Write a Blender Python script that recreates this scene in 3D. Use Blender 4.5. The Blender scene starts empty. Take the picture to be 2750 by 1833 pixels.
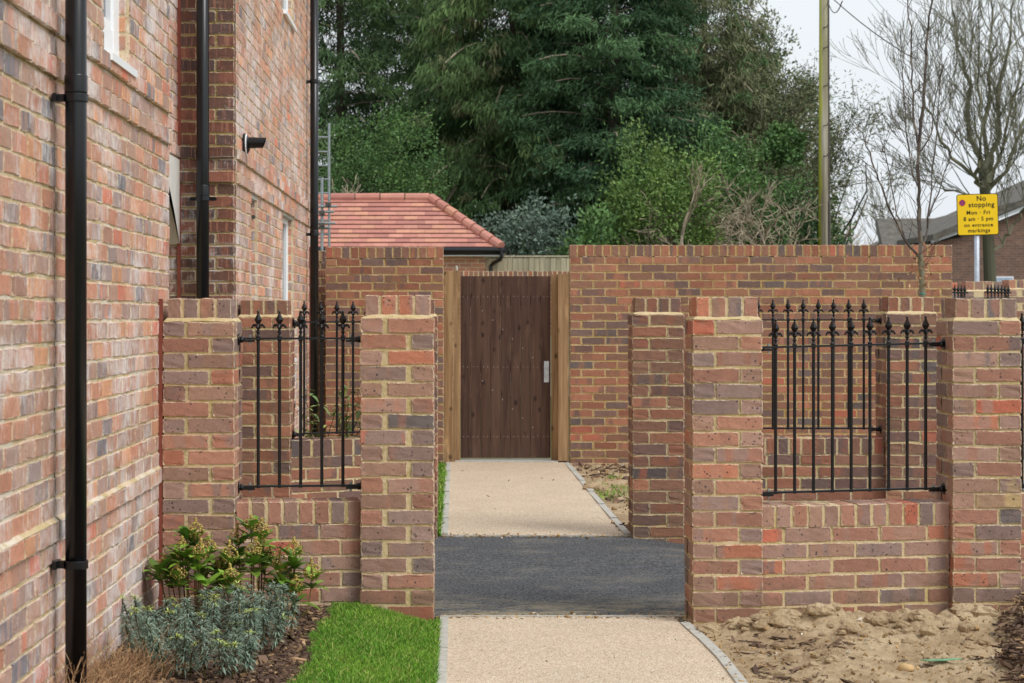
import bpy, math, random
import numpy as np
from mathutils import Vector, noise as mnoise

rng = np.random.default_rng(7)
random.seed(7)
PI = math.pi
FPX = 5347.0; CX = 1228.0; CY = 848.0; CAMZ = 1.45

def sc(Y): return FPX / Y
def pt(x, y, Y):
    s = sc(Y)
    return ((x - CX) / s, Y, CAMZ + (CY - y) / s)

scene = bpy.context.scene
col = scene.collection

# ------------------------------------------------------------------ materials
def srgb(r, g, b):
    f = lambda c: (c/255/12.92) if c/255 <= .04045 else ((c/255+.055)/1.055)**2.4
    return (f(r), f(g), f(b), 1.0)

class NT:
    def __init__(s, name):
        s.m = bpy.data.materials.new(name); s.m.use_nodes = True
        s.nt = s.m.node_tree
        for n in list(s.nt.nodes):
            s.nt.nodes.remove(n)
        s.out = s.n('ShaderNodeOutputMaterial'); s.b = s.n('ShaderNodeBsdfPrincipled')
        s.l(s.b.outputs[0], s.out.inputs[0])
    def n(s, t, **kw):
        nd = s.nt.nodes.new(t)
        for k, v in kw.items(): setattr(nd, k, v)
        return nd
    def l(s, a, b): s.nt.links.new(a, b)
    def val(s, sock, v):
        if hasattr(v, 'is_linked') or hasattr(v, 'links'): s.l(v, sock)
        else: sock.default_value = v
    def coord(s, kind='Object'):
        return s.n('ShaderNodeTexCoord').outputs[kind]
    def attr(s, name, out='Color'):
        a = s.n('ShaderNodeAttribute'); a.attribute_name = name; return a.outputs[out]
    def sep(s, v):
        n = s.n('ShaderNodeSeparateColor'); s.l(v, n.inputs[0]); return n.outputs
    def noise(s, vec, scale, detail=3, rough=.55, dist=0):
        n = s.n('ShaderNodeTexNoise'); s.l(vec, n.inputs['Vector'])
        n.inputs['Scale'].default_value = scale; n.inputs['Detail'].default_value = detail
        n.inputs['Roughness'].default_value = rough; n.inputs['Distortion'].default_value = dist
        return n.outputs['Fac']
    def vor(s, vec, scale, feature='F1', out='Distance'):
        n = s.n('ShaderNodeTexVoronoi'); n.feature = feature; s.l(vec, n.inputs['Vector'])
        n.inputs['Scale'].default_value = scale; return n.outputs[out]
    def ramp(s, fac, stops, interp='LINEAR'):
        n = s.n('ShaderNodeValToRGB'); s.l(fac, n.inputs[0]); cr = n.color_ramp; cr.interpolation = interp
        while len(cr.elements) < len(stops): cr.elements.new(.5)
        for e, (p, c) in zip(cr.elements, stops):
            e.position = p
            e.color = c if len(c) == 4 else (*c, 1)
        return n.outputs[0]
    def step(s, fac, a, b):
        n = s.n('ShaderNodeMapRange'); s.l(fac, n.inputs[0]); n.interpolation_type = 'SMOOTHSTEP'
        n.inputs[1].default_value = a; n.inputs[2].default_value = b
        n.inputs[3].default_value = 0; n.inputs[4].default_value = 1
        return n.outputs[0]
    def mix(s, fac, a, b, mode='MIX'):
        n = s.n('ShaderNodeMix'); n.data_type = 'RGBA'; n.blend_type = mode
        s.val(n.inputs[0], fac); s.val(n.inputs[6], a); s.val(n.inputs[7], b)
        return n.outputs[2]
    def math(s, op, a, b=0.0, c=None):
        n = s.n('ShaderNodeMath'); n.operation = op
        s.val(n.inputs[0], a); s.val(n.inputs[1], b)
        if c is not None: s.val(n.inputs[2], c)
        return n.outputs[0]
    def vadd(s, a, b, scale=1.0):
        m = s.n('ShaderNodeVectorMath'); m.operation = 'SCALE'; s.l(b, m.inputs[0]); m.inputs['Scale'].default_value = scale
        n = s.n('ShaderNodeVectorMath'); n.operation = 'ADD'; s.l(a, n.inputs[0]); s.l(m.outputs[0], n.inputs[1])
        return n.outputs[0]
    def vmul(s, a, v):
        n = s.n('ShaderNodeVectorMath'); n.operation = 'MULTIPLY'; s.l(a, n.inputs[0]); n.inputs[1].default_value = v
        return n.outputs[0]
    def bump(s, h, strength=.4, dist=.01):
        n = s.n('ShaderNodeBump'); s.l(h, n.inputs['Height']); n.inputs['Strength'].default_value = strength
        n.inputs['Distance'].default_value = dist; s.l(n.outputs[0], s.b.inputs['Normal'])
    def bright(s, c, f):
        # multiply colour by a scalar socket
        n = s.n('ShaderNodeVectorMath'); n.operation = 'SCALE'; s.l(c, n.inputs[0]); s.val(n.inputs['Scale'], f)
        return n.outputs[0]
    def done(s, color, rough=.8, spec=.3, metal=0.0):
        s.val(s.b.inputs['Base Color'], color); s.val(s.b.inputs['Roughness'], rough)
        s.b.inputs['Specular IOR Level'].default_value = spec; s.b.inputs['Metallic'].default_value = metal
        return s.m

MORT = srgb(220, 200, 166)

PAL_GARDEN = [(.0, srgb(166, 122, 108)), (.20, srgb(152, 120, 112)), (.34, srgb(164, 104, 86)), (.52, srgb(160, 116, 98)),
              (.70, srgb(178, 112, 90)), (.81, srgb(186, 98, 70)), (.87, srgb(142, 114, 108)), (.955, srgb(122, 108, 106)), (.978, srgb(190, 78, 52)), (.99, srgb(190, 152, 100))]
PAL_HOUSE = [(.0, srgb(178, 132, 114)), (.22, srgb(190, 120, 94)), (.36, srgb(168, 130, 120)), (.54, srgb(188, 110, 84)),
             (.68, srgb(172, 118, 100)), (.78, srgb(202, 128, 88)), (.85, srgb(154, 130, 126)), (.94, srgb(124, 118, 124)), (.97, srgb(200, 84, 56))]
PAL_BACK = [(.0, srgb(146, 92, 72)), (.2, srgb(124, 88, 80)), (.34, srgb(152, 82, 58)), (.52, srgb(138, 92, 72)),
            (.68, srgb(168, 94, 66)), (.82, srgb(118, 90, 84)), (.92, srgb(104, 90, 88)), (.955, srgb(172, 72, 48)), (.975, srgb(160, 100, 68))]
PAL_DARK = [(.0, srgb(122, 70, 58)), (.25, srgb(104, 74, 70)), (.45, srgb(126, 62, 46)), (.65, srgb(112, 70, 58)), (.82, srgb(92, 68, 68)), (.93, srgb(150, 70, 48))]

def brick_mat(name, pal, eff=.0, spots=1.0, val=1.0, rough=.88, sat=.80):
    t = NT(name)
    rnd = t.attr('rnd'); R, G, B = t.sep(rnd)[:3]
    loc = t.attr('loc', 'Vector')
    oc = t.coord()
    p = t.vadd(oc, rnd, 37.0)
    base = t.ramp(R, pal, 'CONSTANT')
    # kiss-mark bands across the length of a brick: shift to a second colour
    sp = t.n('ShaderNodeSeparateXYZ'); t.l(loc, sp.inputs[0])
    lx = sp.outputs[0]
    c1 = t.n('ShaderNodeCombineXYZ'); t.l(t.math('MULTIPLY', lx, 14.0), c1.inputs[0]); t.l(t.math('MULTIPLY', G, 91.0), c1.inputs[1]); t.l(t.math('MULTIPLY', B, 57.0), c1.inputs[2])
    band = t.noise(c1.outputs[0], 1.0, 1)
    r2 = t.math('FRACT', t.math('MULTIPLY_ADD', B, 7.31, .17))
    base2 = t.ramp(r2, pal, 'CONSTANT')
    cl = t.noise(p, 11.0, 2)
    bm = t.math('ADD', t.math('MULTIPLY', band, .7), t.math('MULTIPLY', cl, .3))
    c = t.mix(t.math('MULTIPLY', t.step(bm, .5, .6), .75), base, base2)
    # value variation
    v = t.math('MULTIPLY_ADD', G, .30, .84)
    v = t.math('MULTIPLY', v, t.math('MULTIPLY_ADD', t.noise(p, 24, 4, .7), .5, .75))
    v = t.math('MULTIPLY', v, t.math('MULTIPLY_ADD', t.noise(p, 190, 4, .8), .9, .55))
    v = t.math('MULTIPLY', v, val)
    c = t.bright(c, v)
    # manganese spots
    sv = t.vor(t.vadd(p, rnd, 3.0), 46.0)
    mask = t.step(t.noise(p, 9, 2), .47, .58)
    sizev = t.math('MULTIPLY', t.noise(p, 30, 1), .42)
    sm = t.math('MULTIPLY', t.math('LESS_THAN', sv, sizev), mask)
    c = t.mix(t.math('MULTIPLY', sm, .8*spots), c, srgb(62, 56, 58))
    sv2 = t.vor(p, 150.0)
    c = t.mix(t.math('MULTIPLY', t.math('LESS_THAN', sv2, .2), .5*spots), c, srgb(70, 58, 56))
    # pale gritty flecks
    fl = t.step(t.noise(p, 420, 2, .6), .66, .74)
    c = t.mix(t.math('MULTIPLY', fl, .35), c, srgb(214, 190, 168))
    # edges: mortar smear, slight worn
    e = t.attr('edg', 'Fac')
    en = t.math('ADD', e, t.math('MULTIPLY', t.math('SUBTRACT', t.noise(p, 70, 3, .65), .5), 1.15))
    em = t.math('SUBTRACT', 1.0, t.step(en, -.05, .30))
    c = t.mix(t.math('MULTIPLY', em, .8), c, MORT)
    mt = t.step(t.noise(t.vadd(oc, rnd, 11.0), 13, 5, .75), .62, .8)
    c = t.mix(t.math('MULTIPLY', mt, .22), c, srgb(196, 176, 144))
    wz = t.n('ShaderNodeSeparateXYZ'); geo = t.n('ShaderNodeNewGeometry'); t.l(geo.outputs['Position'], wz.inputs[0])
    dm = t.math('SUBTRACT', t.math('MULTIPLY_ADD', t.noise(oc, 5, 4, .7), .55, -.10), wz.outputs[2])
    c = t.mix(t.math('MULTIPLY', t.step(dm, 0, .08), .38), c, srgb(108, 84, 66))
    if eff > 0:
        pl = t.vmul(oc, (1.0, 1.0, 1.3))
        ef = t.noise(pl, 1.9, 5, .68)
        ef2 = t.noise(p, 22, 4, .7)
        vs = t.noise(t.vmul(t.vadd(oc, rnd, 2.0), (60, 60, 5)), 1.0, 2)
        s_ = t.math('ADD', t.math('MULTIPLY', ef, .62), t.math('ADD', t.math('MULTIPLY', ef2, .22), t.math('MULTIPLY', vs, .16)))
        em2 = t.step(s_, .56-.075*eff, .68-.045*eff)
        eb = t.math('MULTIPLY', t.math('SUBTRACT', 1.0, t.step(e, .0, 1.0)), t.step(ef, .5, .56))
        c = t.mix(t.math('MULTIPLY', t.math('MAXIMUM', em2, t.math('MULTIPLY', eb, .6)), .72), c, srgb(228, 222, 220))
        # rusty vertical wash
        rw = t.noise(t.vmul(t.vadd(oc, rnd, 5.0), (70, 70, 4)), 1.0, 2)
        c = t.mix(t.math('MULTIPLY', t.step(rw, .56, .66), .35), c, srgb(206, 118, 82))
    hsn = t.n('ShaderNodeHueSaturation'); hsn.inputs['Hue'].default_value = .511; hsn.inputs['Saturation'].default_value = sat; hsn.inputs['Value'].default_value = 1.06
    t.l(c, hsn.inputs['Color']); c = hsn.outputs[0]
    h = t.math('ADD', t.math('MULTIPLY', t.noise(p, 60, 4, .7), .6), t.math('MULTIPLY', t.noise(p, 300, 3, .7), .4))
    t.bump(h, .75, .006)
    return t.done(c, rough, .25)

def mortar_mat(name, c0=(226, 204, 164), eff=0.0):
    t = NT(name); oc = t.coord()
    n1 = t.noise(oc, 5, 4, .6); n2 = t.noise(oc, 45, 4, .7)
    c = t.mix(t.step(n1, .35, .65), srgb(*c0), srgb(c0[0]-22, c0[1]-20, c0[2]-34))
    c = t.mix(t.math('MULTIPLY', t.step(n2, .5, .75), .5), c, srgb(min(255, c0[0]+22), c0[1]+26, c0[2]+40))
    c = t.mix(t.math('MULTIPLY', t.step(t.noise(oc, 16, 3), .58, .72), .3), c, srgb(128, 104, 78))
    if eff: c = t.mix(t.math('MULTIPLY', t.step(t.noise(oc, 2.4, 4, .65), .50, .62), .6), c, srgb(236, 230, 220))
    c = t.bright(c, t.math('MULTIPLY_ADD', t.noise(oc, 260, 3, .7), .5, .75))
    h = t.math('ADD', t.noise(oc, 55, 4, .7), t.math('MULTIPLY', t.noise(oc, 300, 3, .7), .4))
    t.bump(h, .9, .008)
    return t.done(c, .95, .15)

def plain(name, rgb, rough=.5, spec=.4, metal=0.0, var=.15, scale=20, bumps=0.0):
    t = NT(name); oc = t.coord()
    n = t.noise(oc, scale, 4, .6)
    c = t.mix(t.step(n, .3, .7), tuple(x*(1-var) for x in srgb(*rgb)[:3])+(1,), tuple(min(1, x*(1+var)) for x in srgb(*rgb)[:3])+(1,))
    if bumps: t.bump(t.noise(oc, scale*6, 3), bumps, .004)
    return t.done(c, rough, spec, metal)

def foliage_mat(name, a, b, rough=.6, spec=.25, c3=None):
    t = NT(name); R, G, B = t.sep(t.attr('rnd'))[:3]
    c = t.mix(R, srgb(*a), srgb(*b))
    if c3: c = t.mix(t.step(B, .82, .9), c, srgb(*c3))
    c = t.bright(c, t.math('MULTIPLY_ADD', G, .9, .5))
    return t.done(c, rough, spec)

def wood_mat(name, a, b, knots=True, axis=2):
    t = NT(name); oc = t.coord(); rnd = t.attr('rnd')
    p = t.vadd(oc, rnd, 13.0)
    st = (26, 26, 1.2) if axis == 2 else (1.2, 26, 26)
    g = t.noise(t.vmul(p, st), 1.0, 4, .6, .6)
    c = t.mix(t.step(g, .3, .7), srgb(*a), srgb(*b))
    R, G, B = t.sep(rnd)[:3]
    c = t.bright(c, t.math('MULTIPLY_ADD', G, .35, .82))
    c = t.bright(c, t.math('MULTIPLY_ADD', t.noise(t.vmul(p, (160, 160, 6)), 1.0, 3), .5, .75))
    if knots:
        v = t.vor(t.vmul(p, (1, .3, .6)), 8.5)
        k = t.math('SUBTRACT', 1.0, t.step(t.math('ADD', v, t.math('MULTIPLY', t.noise(p, 30, 3), .12)), .12, .26))
        c = t.mix(t.math('MULTIPLY', k, .85), c, tuple(x*.28 for x in srgb(*a)[:3])+(1,))
        v2 = t.noise(t.vmul(p, (9, 9, 2.5)), 1.0, 3)
        c = t.mix(t.math('MULTIPLY', t.step(v2, .58, .7), .4), c, tuple(min(1, x*1.7) for x in srgb(*b)[:3])+(1,))
    t.bump(g, .3, .004)
    return t.done(c, .75, .25)

def texbrick_mat(name, c1, c2, mort, rot=(0, 0, 0)):
    t = NT(name); oc = t.coord()
    mp = t.n('ShaderNodeMapping'); t.l(oc, mp.inputs[0]); mp.inputs['Rotation'].default_value = rot
    b = t.n('ShaderNodeTexBrick'); t.l(mp.outputs[0], b.inputs[0])
    b.inputs['Color1'].default_value = srgb(*c1); b.inputs['Color2'].default_value = srgb(*c2); b.inputs['Mortar'].default_value = srgb(*mort)
    b.inputs['Scale'].default_value = 1.0; b.inputs['Mortar Size'].default_value = .006
    b.inputs['Brick Width'].default_value = .225; b.inputs['Row Height'].default_value = .075; b.inputs['Bias'].default_value = -.1
    c = t.bright(b.outputs[0], t.math('MULTIPLY_ADD', t.noise(oc, 6, 4), .7, .65))
    return t.done(c, .9, .2)

M = {}
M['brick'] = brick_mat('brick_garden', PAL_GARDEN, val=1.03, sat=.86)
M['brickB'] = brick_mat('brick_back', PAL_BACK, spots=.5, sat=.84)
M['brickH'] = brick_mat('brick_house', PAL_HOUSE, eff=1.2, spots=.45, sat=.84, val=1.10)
M['brickN'] = brick_mat('brick_house_dark', PAL_DARK, eff=.35, spots=.6)  # darker brick set for the return wall and the short garden wall piece
M['mortar'] = mortar_mat('mortar')
M['mortarB'] = mortar_mat('mortar_back', (200, 174, 124))
M['mortarH'] = mortar_mat('mortar_house', (222, 200, 168), 1.0)
M['mortarN'] = mortar_mat('mortar_dark', (186, 164, 122))
M['iron'] = plain('black_iron', (11, 12, 15), .34, .5, 0, .2, 60, .25)
M['pvc'] = plain('black_pvc', (10, 13, 18), .30, .5, 0, .15, 8)
M['white'] = plain('white_upvc', (242, 244, 246), .35, .4, 0, .02, 8)
M['cream'] = plain('cream_board', (222, 218, 210), .6, .3, 0, .05, 8)
M['darkgrey'] = plain('dark_grey', (88, 82, 78), .6, .3, 0, .1, 8)  # dark fittings and wires; on the canopy underside it paints shade
M['sealant'] = plain('red_sealant', (134, 72, 58), .6, .3, 0, .12, 12, .3)
M['concrete'] = plain('concrete', (186, 184, 176), .85, .2, 0, .12, 30, .5)
M['steel'] = plain('galv_steel', (150, 158, 160), .4, .5, .6, .15, 20)
M['glass'] = plain('window_glass', (60, 72, 82), .08, .8, 0, .05, 3)
M['gate'] = wood_mat('brown_gate_wood', (70, 50, 42), (95, 72, 61))
M['post'] = wood_mat('timber_post', (142, 110, 78), (184, 152, 114))
M['fencew'] = wood_mat('fence_board', (150, 142, 118), (182, 176, 152), False)
M['leafsk'] = foliage_mat('skimmia_leaf', (74, 128, 50), (146, 178, 66), .35, .5)
M['budsk'] = foliage_mat('skimmia_bud', (184, 178, 92), (156, 116, 74), .6, .3)
M['leafsp'] = foliage_mat('spurge_leaf', (142, 160, 144), (112, 138, 118), .5, .35, (168, 184, 104))
M['stem'] = foliage_mat('stem', (112, 66, 56), (112, 112, 58), .7, .2)
M['dry'] = foliage_mat('dry_grass', (196, 164, 126), (160, 122, 90), .8, .1)
M['grass'] = foliage_mat('lawn_grass', (124, 168, 54), (88, 142, 40), .6, .25, (178, 182, 104))
M['leafph'] = foliage_mat('planter_leaf', (96, 132, 62), (158, 172, 88), .45, .4, (176, 110, 84))
M['bark'] = foliage_mat('bark_chip', (84, 68, 60), (118, 96, 80), .9, .1, (166, 138, 104))
M['clod'] = foliage_mat('soil_clod', (176, 148, 106), (150, 122, 86), .95, .1, (210, 200, 182))
M['conA'] = foliage_mat('conifer_dark', (62, 86, 62), (104, 130, 80), .7, .15)
M['conB'] = foliage_mat('conifer_weeping', (62, 92, 58), (104, 128, 78), .7, .15, (126, 128, 92))
M['conC'] = foliage_mat('cypress_deep', (50, 78, 58), (88, 118, 78), .7, .15)
M['oliv'] = foliage_mat('ivy_olive', (104, 114, 80), (138, 138, 106), .7, .15, (88, 116, 74))
M['laur'] = foliage_mat('laurel', (66, 104, 60), (108, 140, 76), .5, .3)
M['bright'] = foliage_mat('bright_bush', (76, 110, 58), (124, 148, 74), .5, .3)
M['greysh'] = foliage_mat('grey_shrub', (84, 106, 94), (122, 138, 122), .7, .2)
M['twig'] = foliage_mat('bare_twig', (150, 136, 122), (180, 166, 144), .85, .1)
M['twigd'] = foliage_mat('sapling_twig', (84, 78, 76), (116, 108, 98), .85, .1)
M['twigg'] = foliage_mat('mossy_branch', (108, 108, 90), (134, 132, 112), .85, .1)
M['wood'] = foliage_mat('trunk_bark', (84, 76, 66), (110, 102, 88), .9, .1)
M['farbrick'] = texbrick_mat('far_brick', (132, 102, 90), (110, 90, 84), (142, 126, 114), (PI/2, 0, 0))
M['garbrick'] = texbrick_mat('garage_brick', (206, 146, 118), (168, 128, 112), (214, 194, 170), (PI/2, 0, 0))
M['slate'] = plain('old_roof_tile', (104, 100, 94), .85, .2, 0, .25, 5)

def tile_mat():
    t = NT('red_roof_tile'); R, G, B = t.sep(t.attr('rnd'))[:3]
    c = t.ramp(R, [(0, srgb(192, 132, 118)), (.35, srgb(200, 142, 126)), (.65, srgb(178, 122, 112)), (.85, srgb(204, 148, 124))], 'CONSTANT')
    c = t.bright(c, t.math('MULTIPLY_ADD', G, .12, .9))
    c = t.bright(c, t.math('MULTIPLY_ADD', t.noise(t.coord(), 7, 3), .4, .8))
    return t.done(c, .75, .25)
M['tile'] = tile_mat()

def asphalt_mat():
    t = NT('asphalt'); oc = t.coord()
    n = t.noise(oc, 70, 5, .85); n2 = t.noise(oc, 3, 4, .6)
    v = t.vor(oc, 95)
    c = t.mix(t.step(n, .40, .66), srgb(40, 42, 46), srgb(134, 137, 141))
    c = t.mix(t.math('MULTIPLY', t.math('LESS_THAN', v, .16), .7), c, srgb(168, 170, 172))
    c = t.bright(c, t.math('MULTIPLY_ADD', n2, .5, .78))
    st = t.noise(t.vmul(oc, (1.8, 2.6, 1)), 1.0, 6, .75)
    c = t.mix(t.math('MULTIPLY', t.step(st, .48, .72), .5), c, srgb(160, 155, 140))
    st2 = t.noise(t.vmul(oc, (9, 34, 1)), 1.0, 4, .7)
    c = t.mix(t.math('MULTIPLY', t.step(st2, .60, .72), .5), c, srgb(182, 172, 142))
    sp = t.n('ShaderNodeSeparateXYZ'); t.l(oc, sp.inputs[0])
    fe = t.math('SUBTRACT', 1.0, t.step(sp.outputs[1], 9.6, 10.3))
    d2 = t.noise(t.vmul(oc, (3.0, 7.0, 1)), 1.0, 6, .8)
    c = t.mix(t.math('MULTIPLY', t.math('MULTIPLY', fe, t.step(d2, .42, .58)), .75), c, srgb(176, 164, 134))
    t.bump(n, 1.0, .012)
    return t.done(c, .85, .3)
M['asphalt'] = asphalt_mat()

def resin_mat():
    t = NT('resin_gravel'); oc = t.coord()
    v = t.n('ShaderNodeTexVoronoi'); t.l(oc, v.inputs[0]); v.inputs['Scale'].default_value = 210
    c = t.ramp(t.sep(v.outputs['Color'])[0], [(0, srgb(208, 188, 162)), (.3, srgb(220, 202, 180)), (.5, srgb(194, 172, 146)), (.7, srgb(226, 216, 196)), (.86, srgb(170, 146, 116)), (.95, srgb(140, 122, 104))], 'CONSTANT')
    n = t.noise(oc, 2.2, 4, .6)
    c = t.bright(c, t.math('MULTIPLY_ADD', n, .3, .85))
    c = t.bright(c, t.math('MULTIPLY_ADD', t.noise(oc, 60, 3, .7), .3, .84))
    c = t.mix(t.math('MULTIPLY', t.step(t.noise(oc, 3.3, 6, .8), .56, .74), .3), c, srgb(158, 138, 108))
    t.bump(v.outputs['Distance'], .5, .004)
    return t.done(c, .8, .3)
M['resin'] = resin_mat()

def soil_mat(name, a=(202, 180, 146), b=(176, 152, 120), d=(132, 110, 88)):
    t = NT(name); oc = t.coord()
    n1 = t.noise(oc, 3.0, 5, .65); n2 = t.noise(oc, 22, 5, .7); n3 = t.noise(oc, 120, 4, .75)
    c = t.mix(t.step(n1, .38, .62), srgb(*a), srgb(*b))
    c = t.mix(t.math('MULTIPLY', t.step(n2, .52, .68), .75), c, srgb(*d))
    c = t.mix(t.math('MULTIPLY', t.step(t.noise(oc, 1.7, 5, .7), .5, .64), .45), c, srgb(d[0]+10, d[1]+6, d[2]+2))
    c = t.mix(t.math('MULTIPLY', t.step(n3, .6, .72), .5), c, srgb(206, 188, 156))
    c = t.bright(c, t.math('MULTIPLY_ADD', n3, .7, .65))
    v = t.vor(oc, 60)
    c = t.mix(t.math('MULTIPLY', t.math('LESS_THAN', v, .09), .8), c, srgb(226, 222, 210))
    t.bump(t.math('ADD', n2, t.math('MULTIPLY', n3, .5)), .9, .02)
    return t.done(c, .95, .15)
M['soil'] = soil_mat('clay_soil')
M['bedsoil'] = soil_mat('bed_soil', (74, 58, 48), (56, 44, 38), (38, 30, 26))
M['earth'] = soil_mat('ground_cover', (120, 116, 78), (98, 104, 62), (70, 70, 46))

# ------------------------------------------------------------------ mesh builder
class MB:
    def __init__(s): s.V = []; s.F4 = []; s.F3 = []; s.m4 = []; s.m3 = []; s.R = []; s.E = []; s.L = []; s.n = 0
    def add(s, v, f4=None, f3=None, mat=0, rnd=None, edg=None, loc=None):
        v = np.asarray(v, dtype=np.float64).reshape(-1, 3); k = len(v)
        s.V.append(v)
        if f4 is not None and len(f4):
            a = np.asarray(f4, dtype=np.int64).reshape(-1, 4) + s.n; s.F4.append(a); s.m4.append(np.full(len(a), mat))
        if f3 is not None and len(f3):
            a = np.asarray(f3, dtype=np.int64).reshape(-1, 3) + s.n; s.F3.append(a); s.m3.append(np.full(len(a), mat))
        if rnd is None: rnd = np.tile(rng.random(3), (k, 1))
        s.R.append(np.asarray(rnd).reshape(-1, 3))
        s.E.append(np.ones(k) if edg is None else edg)
        s.L.append(np.zeros((k, 3)) if loc is None else loc)
        s.n += k
        return s
    def box(s, x0, x1, y0, y1, z0, z1, mat=0, rnd=None):
        v = [(x, y, z) for z in (z0, z1) for y in (y0, y1) for x in (x0, x1)]
        return s.add(v, [(0, 2, 3, 1), (4, 5, 7, 6), (0, 1, 5, 4), (2, 6, 7, 3), (0, 4, 6, 2), (1, 3, 7, 5)], mat=mat, rnd=rnd)
    def xbox(s, p0, p1, t, z0, z1, mat=0):
        # box along plan line p0->p1 with thickness t to the left of the direction
        d = np.array(p1, float)-np.array(p0, float); L = np.linalg.norm(d); d /= L; n = np.array([-d[1], d[0]])
        a = np.array(p0, float); b = np.array(p1, float)
        q = [a, b, a+n*t, b+n*t]
        v = [(p[0], p[1], z) for z in (z0, z1) for p in q]
        return s.add(v, [(0, 2, 3, 1), (4, 5, 7, 6), (0, 1, 5, 4), (2, 6, 7, 3), (0, 4, 6, 2), (1, 3, 7, 5)], mat=mat)
    def tube(s, P, R, seg=8, mat=0, cap=True, rnd=None):
        P = np.asarray(P, float); n = len(P); R = np.broadcast_to(np.asarray(R, float), (n,))
        T = np.gradient(P, axis=0); T /= np.linalg.norm(T, axis=1)[:, None]+1e-12
        up = np.array([0, 0, 1.0]) if abs(T[0][2]) < .9 else np.array([1.0, 0, 0])
        vs = []; u = np.cross(T[0], up); u /= np.linalg.norm(u)
        for i in range(n):
            u = u - T[i]*np.dot(u, T[i]); u /= np.linalg.norm(u)+1e-12; w = np.cross(T[i], u)
            a = np.arange(seg)/seg*2*PI
            vs.append(P[i]+R[i]*(np.cos(a)[:, None]*u+np.sin(a)[:, None]*w))
        v = np.concatenate(vs); f = []
        for i in range(n-1):
            for j in range(seg):
                k = (j+1) % seg
                f.append((i*seg+j, i*seg+k, (i+1)*seg+k, (i+1)*seg+j))
        f3 = []
        if cap:
            v = np.concatenate([v, P[:1], P[-1:]]); c0 = n*seg; c1 = c0+1
            for j in range(seg):
                k = (j+1) % seg
                f3.append((c0, k, j)); f3.append((c1, (n-1)*seg+j, (n-1)*seg+k))
        return s.add(v, f, f3, mat=mat, rnd=rnd)
    def lathe(s, prof, c=(0, 0, 0), axis='z', seg=12, mat=0, rot=0.0):
        a = np.arange(seg)/seg*2*PI+rot; n = len(prof); v = []
        for r, h in prof:
            for q in a:
                p = (r*math.cos(q), r*math.sin(q), h)
                if axis == 'x': p = (p[2], p[0], p[1])
                if axis == 'y': p = (p[0], p[2], p[1])
                v.append((p[0]+c[0], p[1]+c[1], p[2]+c[2]))
        f = [(i*seg+j, i*seg+(j+1) % seg, (i+1)*seg+(j+1) % seg, (i+1)*seg+j) for i in range(n-1) for j in range(seg)]
        return s.add(v, f, mat=mat)
    def prism(s, poly, axis, a0, a1, mat=0):
        # extrude polygon (list of 2-D) along axis from a0 to a1
        n = len(poly); v = []
        for a in (a0, a1):
            for p in poly:
                v.append({'x': (a, p[0], p[1]), 'y': (p[0], a, p[1]), 'z': (p[0], p[1], a)}[axis])
        f4 = [(i, (i+1) % n, n+(i+1) % n, n+i) for i in range(n)]
        f3 = [(0, i+1, i) for i in range(1, n-1)]+[(n, n+i, n+i+1) for i in range(1, n-1)]
        return s.add(v, f4, f3, mat=mat)
    def mesh(s, name, mats, off=(0, 0, 0), smooth=False):
        me = bpy.data.meshes.new(name)
        V = np.concatenate(s.V)-np.array(off)
        F4 = np.concatenate(s.F4) if s.F4 else np.zeros((0, 4), int); F3 = np.concatenate(s.F3) if s.F3 else np.zeros((0, 3), int)
        m = np.concatenate(([np.concatenate(s.m4)] if s.m4 else [])+([np.concatenate(s.m3)] if s.m3 else []))
        me.vertices.add(len(V)); me.vertices.foreach_set('co', V.ravel())
        nl = len(F4)*4+len(F3)*3; me.loops.add(nl)
        me.loops.foreach_set('vertex_index', np.concatenate([F4.ravel(), F3.ravel()]).astype(np.int32))
        npoly = len(F4)+len(F3); me.polygons.add(npoly)
        st = np.concatenate([np.arange(len(F4))*4, len(F4)*4+np.arange(len(F3))*3])
        tot = np.concatenate([np.full(len(F4), 4), np.full(len(F3), 3)])
        me.polygons.foreach_set('loop_start', st.astype(np.int32))
        try: me.polygons.foreach_set('loop_total', tot.astype(np.int32))
        except Exception: pass
        me.polygons.foreach_set('material_index', m.astype(np.int32))
        me.polygons.foreach_set('use_smooth', np.full(npoly, bool(smooth)))
        for mm in mats: me.materials.append(mm)
        a = me.attributes.new('rnd', 'FLOAT_COLOR', 'POINT')
        R = np.concatenate(s.R); a.data.foreach_set('color', np.concatenate([R, np.ones((len(R), 1))], 1).ravel())
        a = me.attributes.new('edg', 'FLOAT', 'POINT'); a.data.foreach_set('value', np.concatenate(s.E))
        a = me.attributes.new('loc', 'FLOAT_VECTOR', 'POINT'); a.data.foreach_set('vector', np.concatenate(s.L).ravel())
        me.update(calc_edges=True)
        return me

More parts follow.
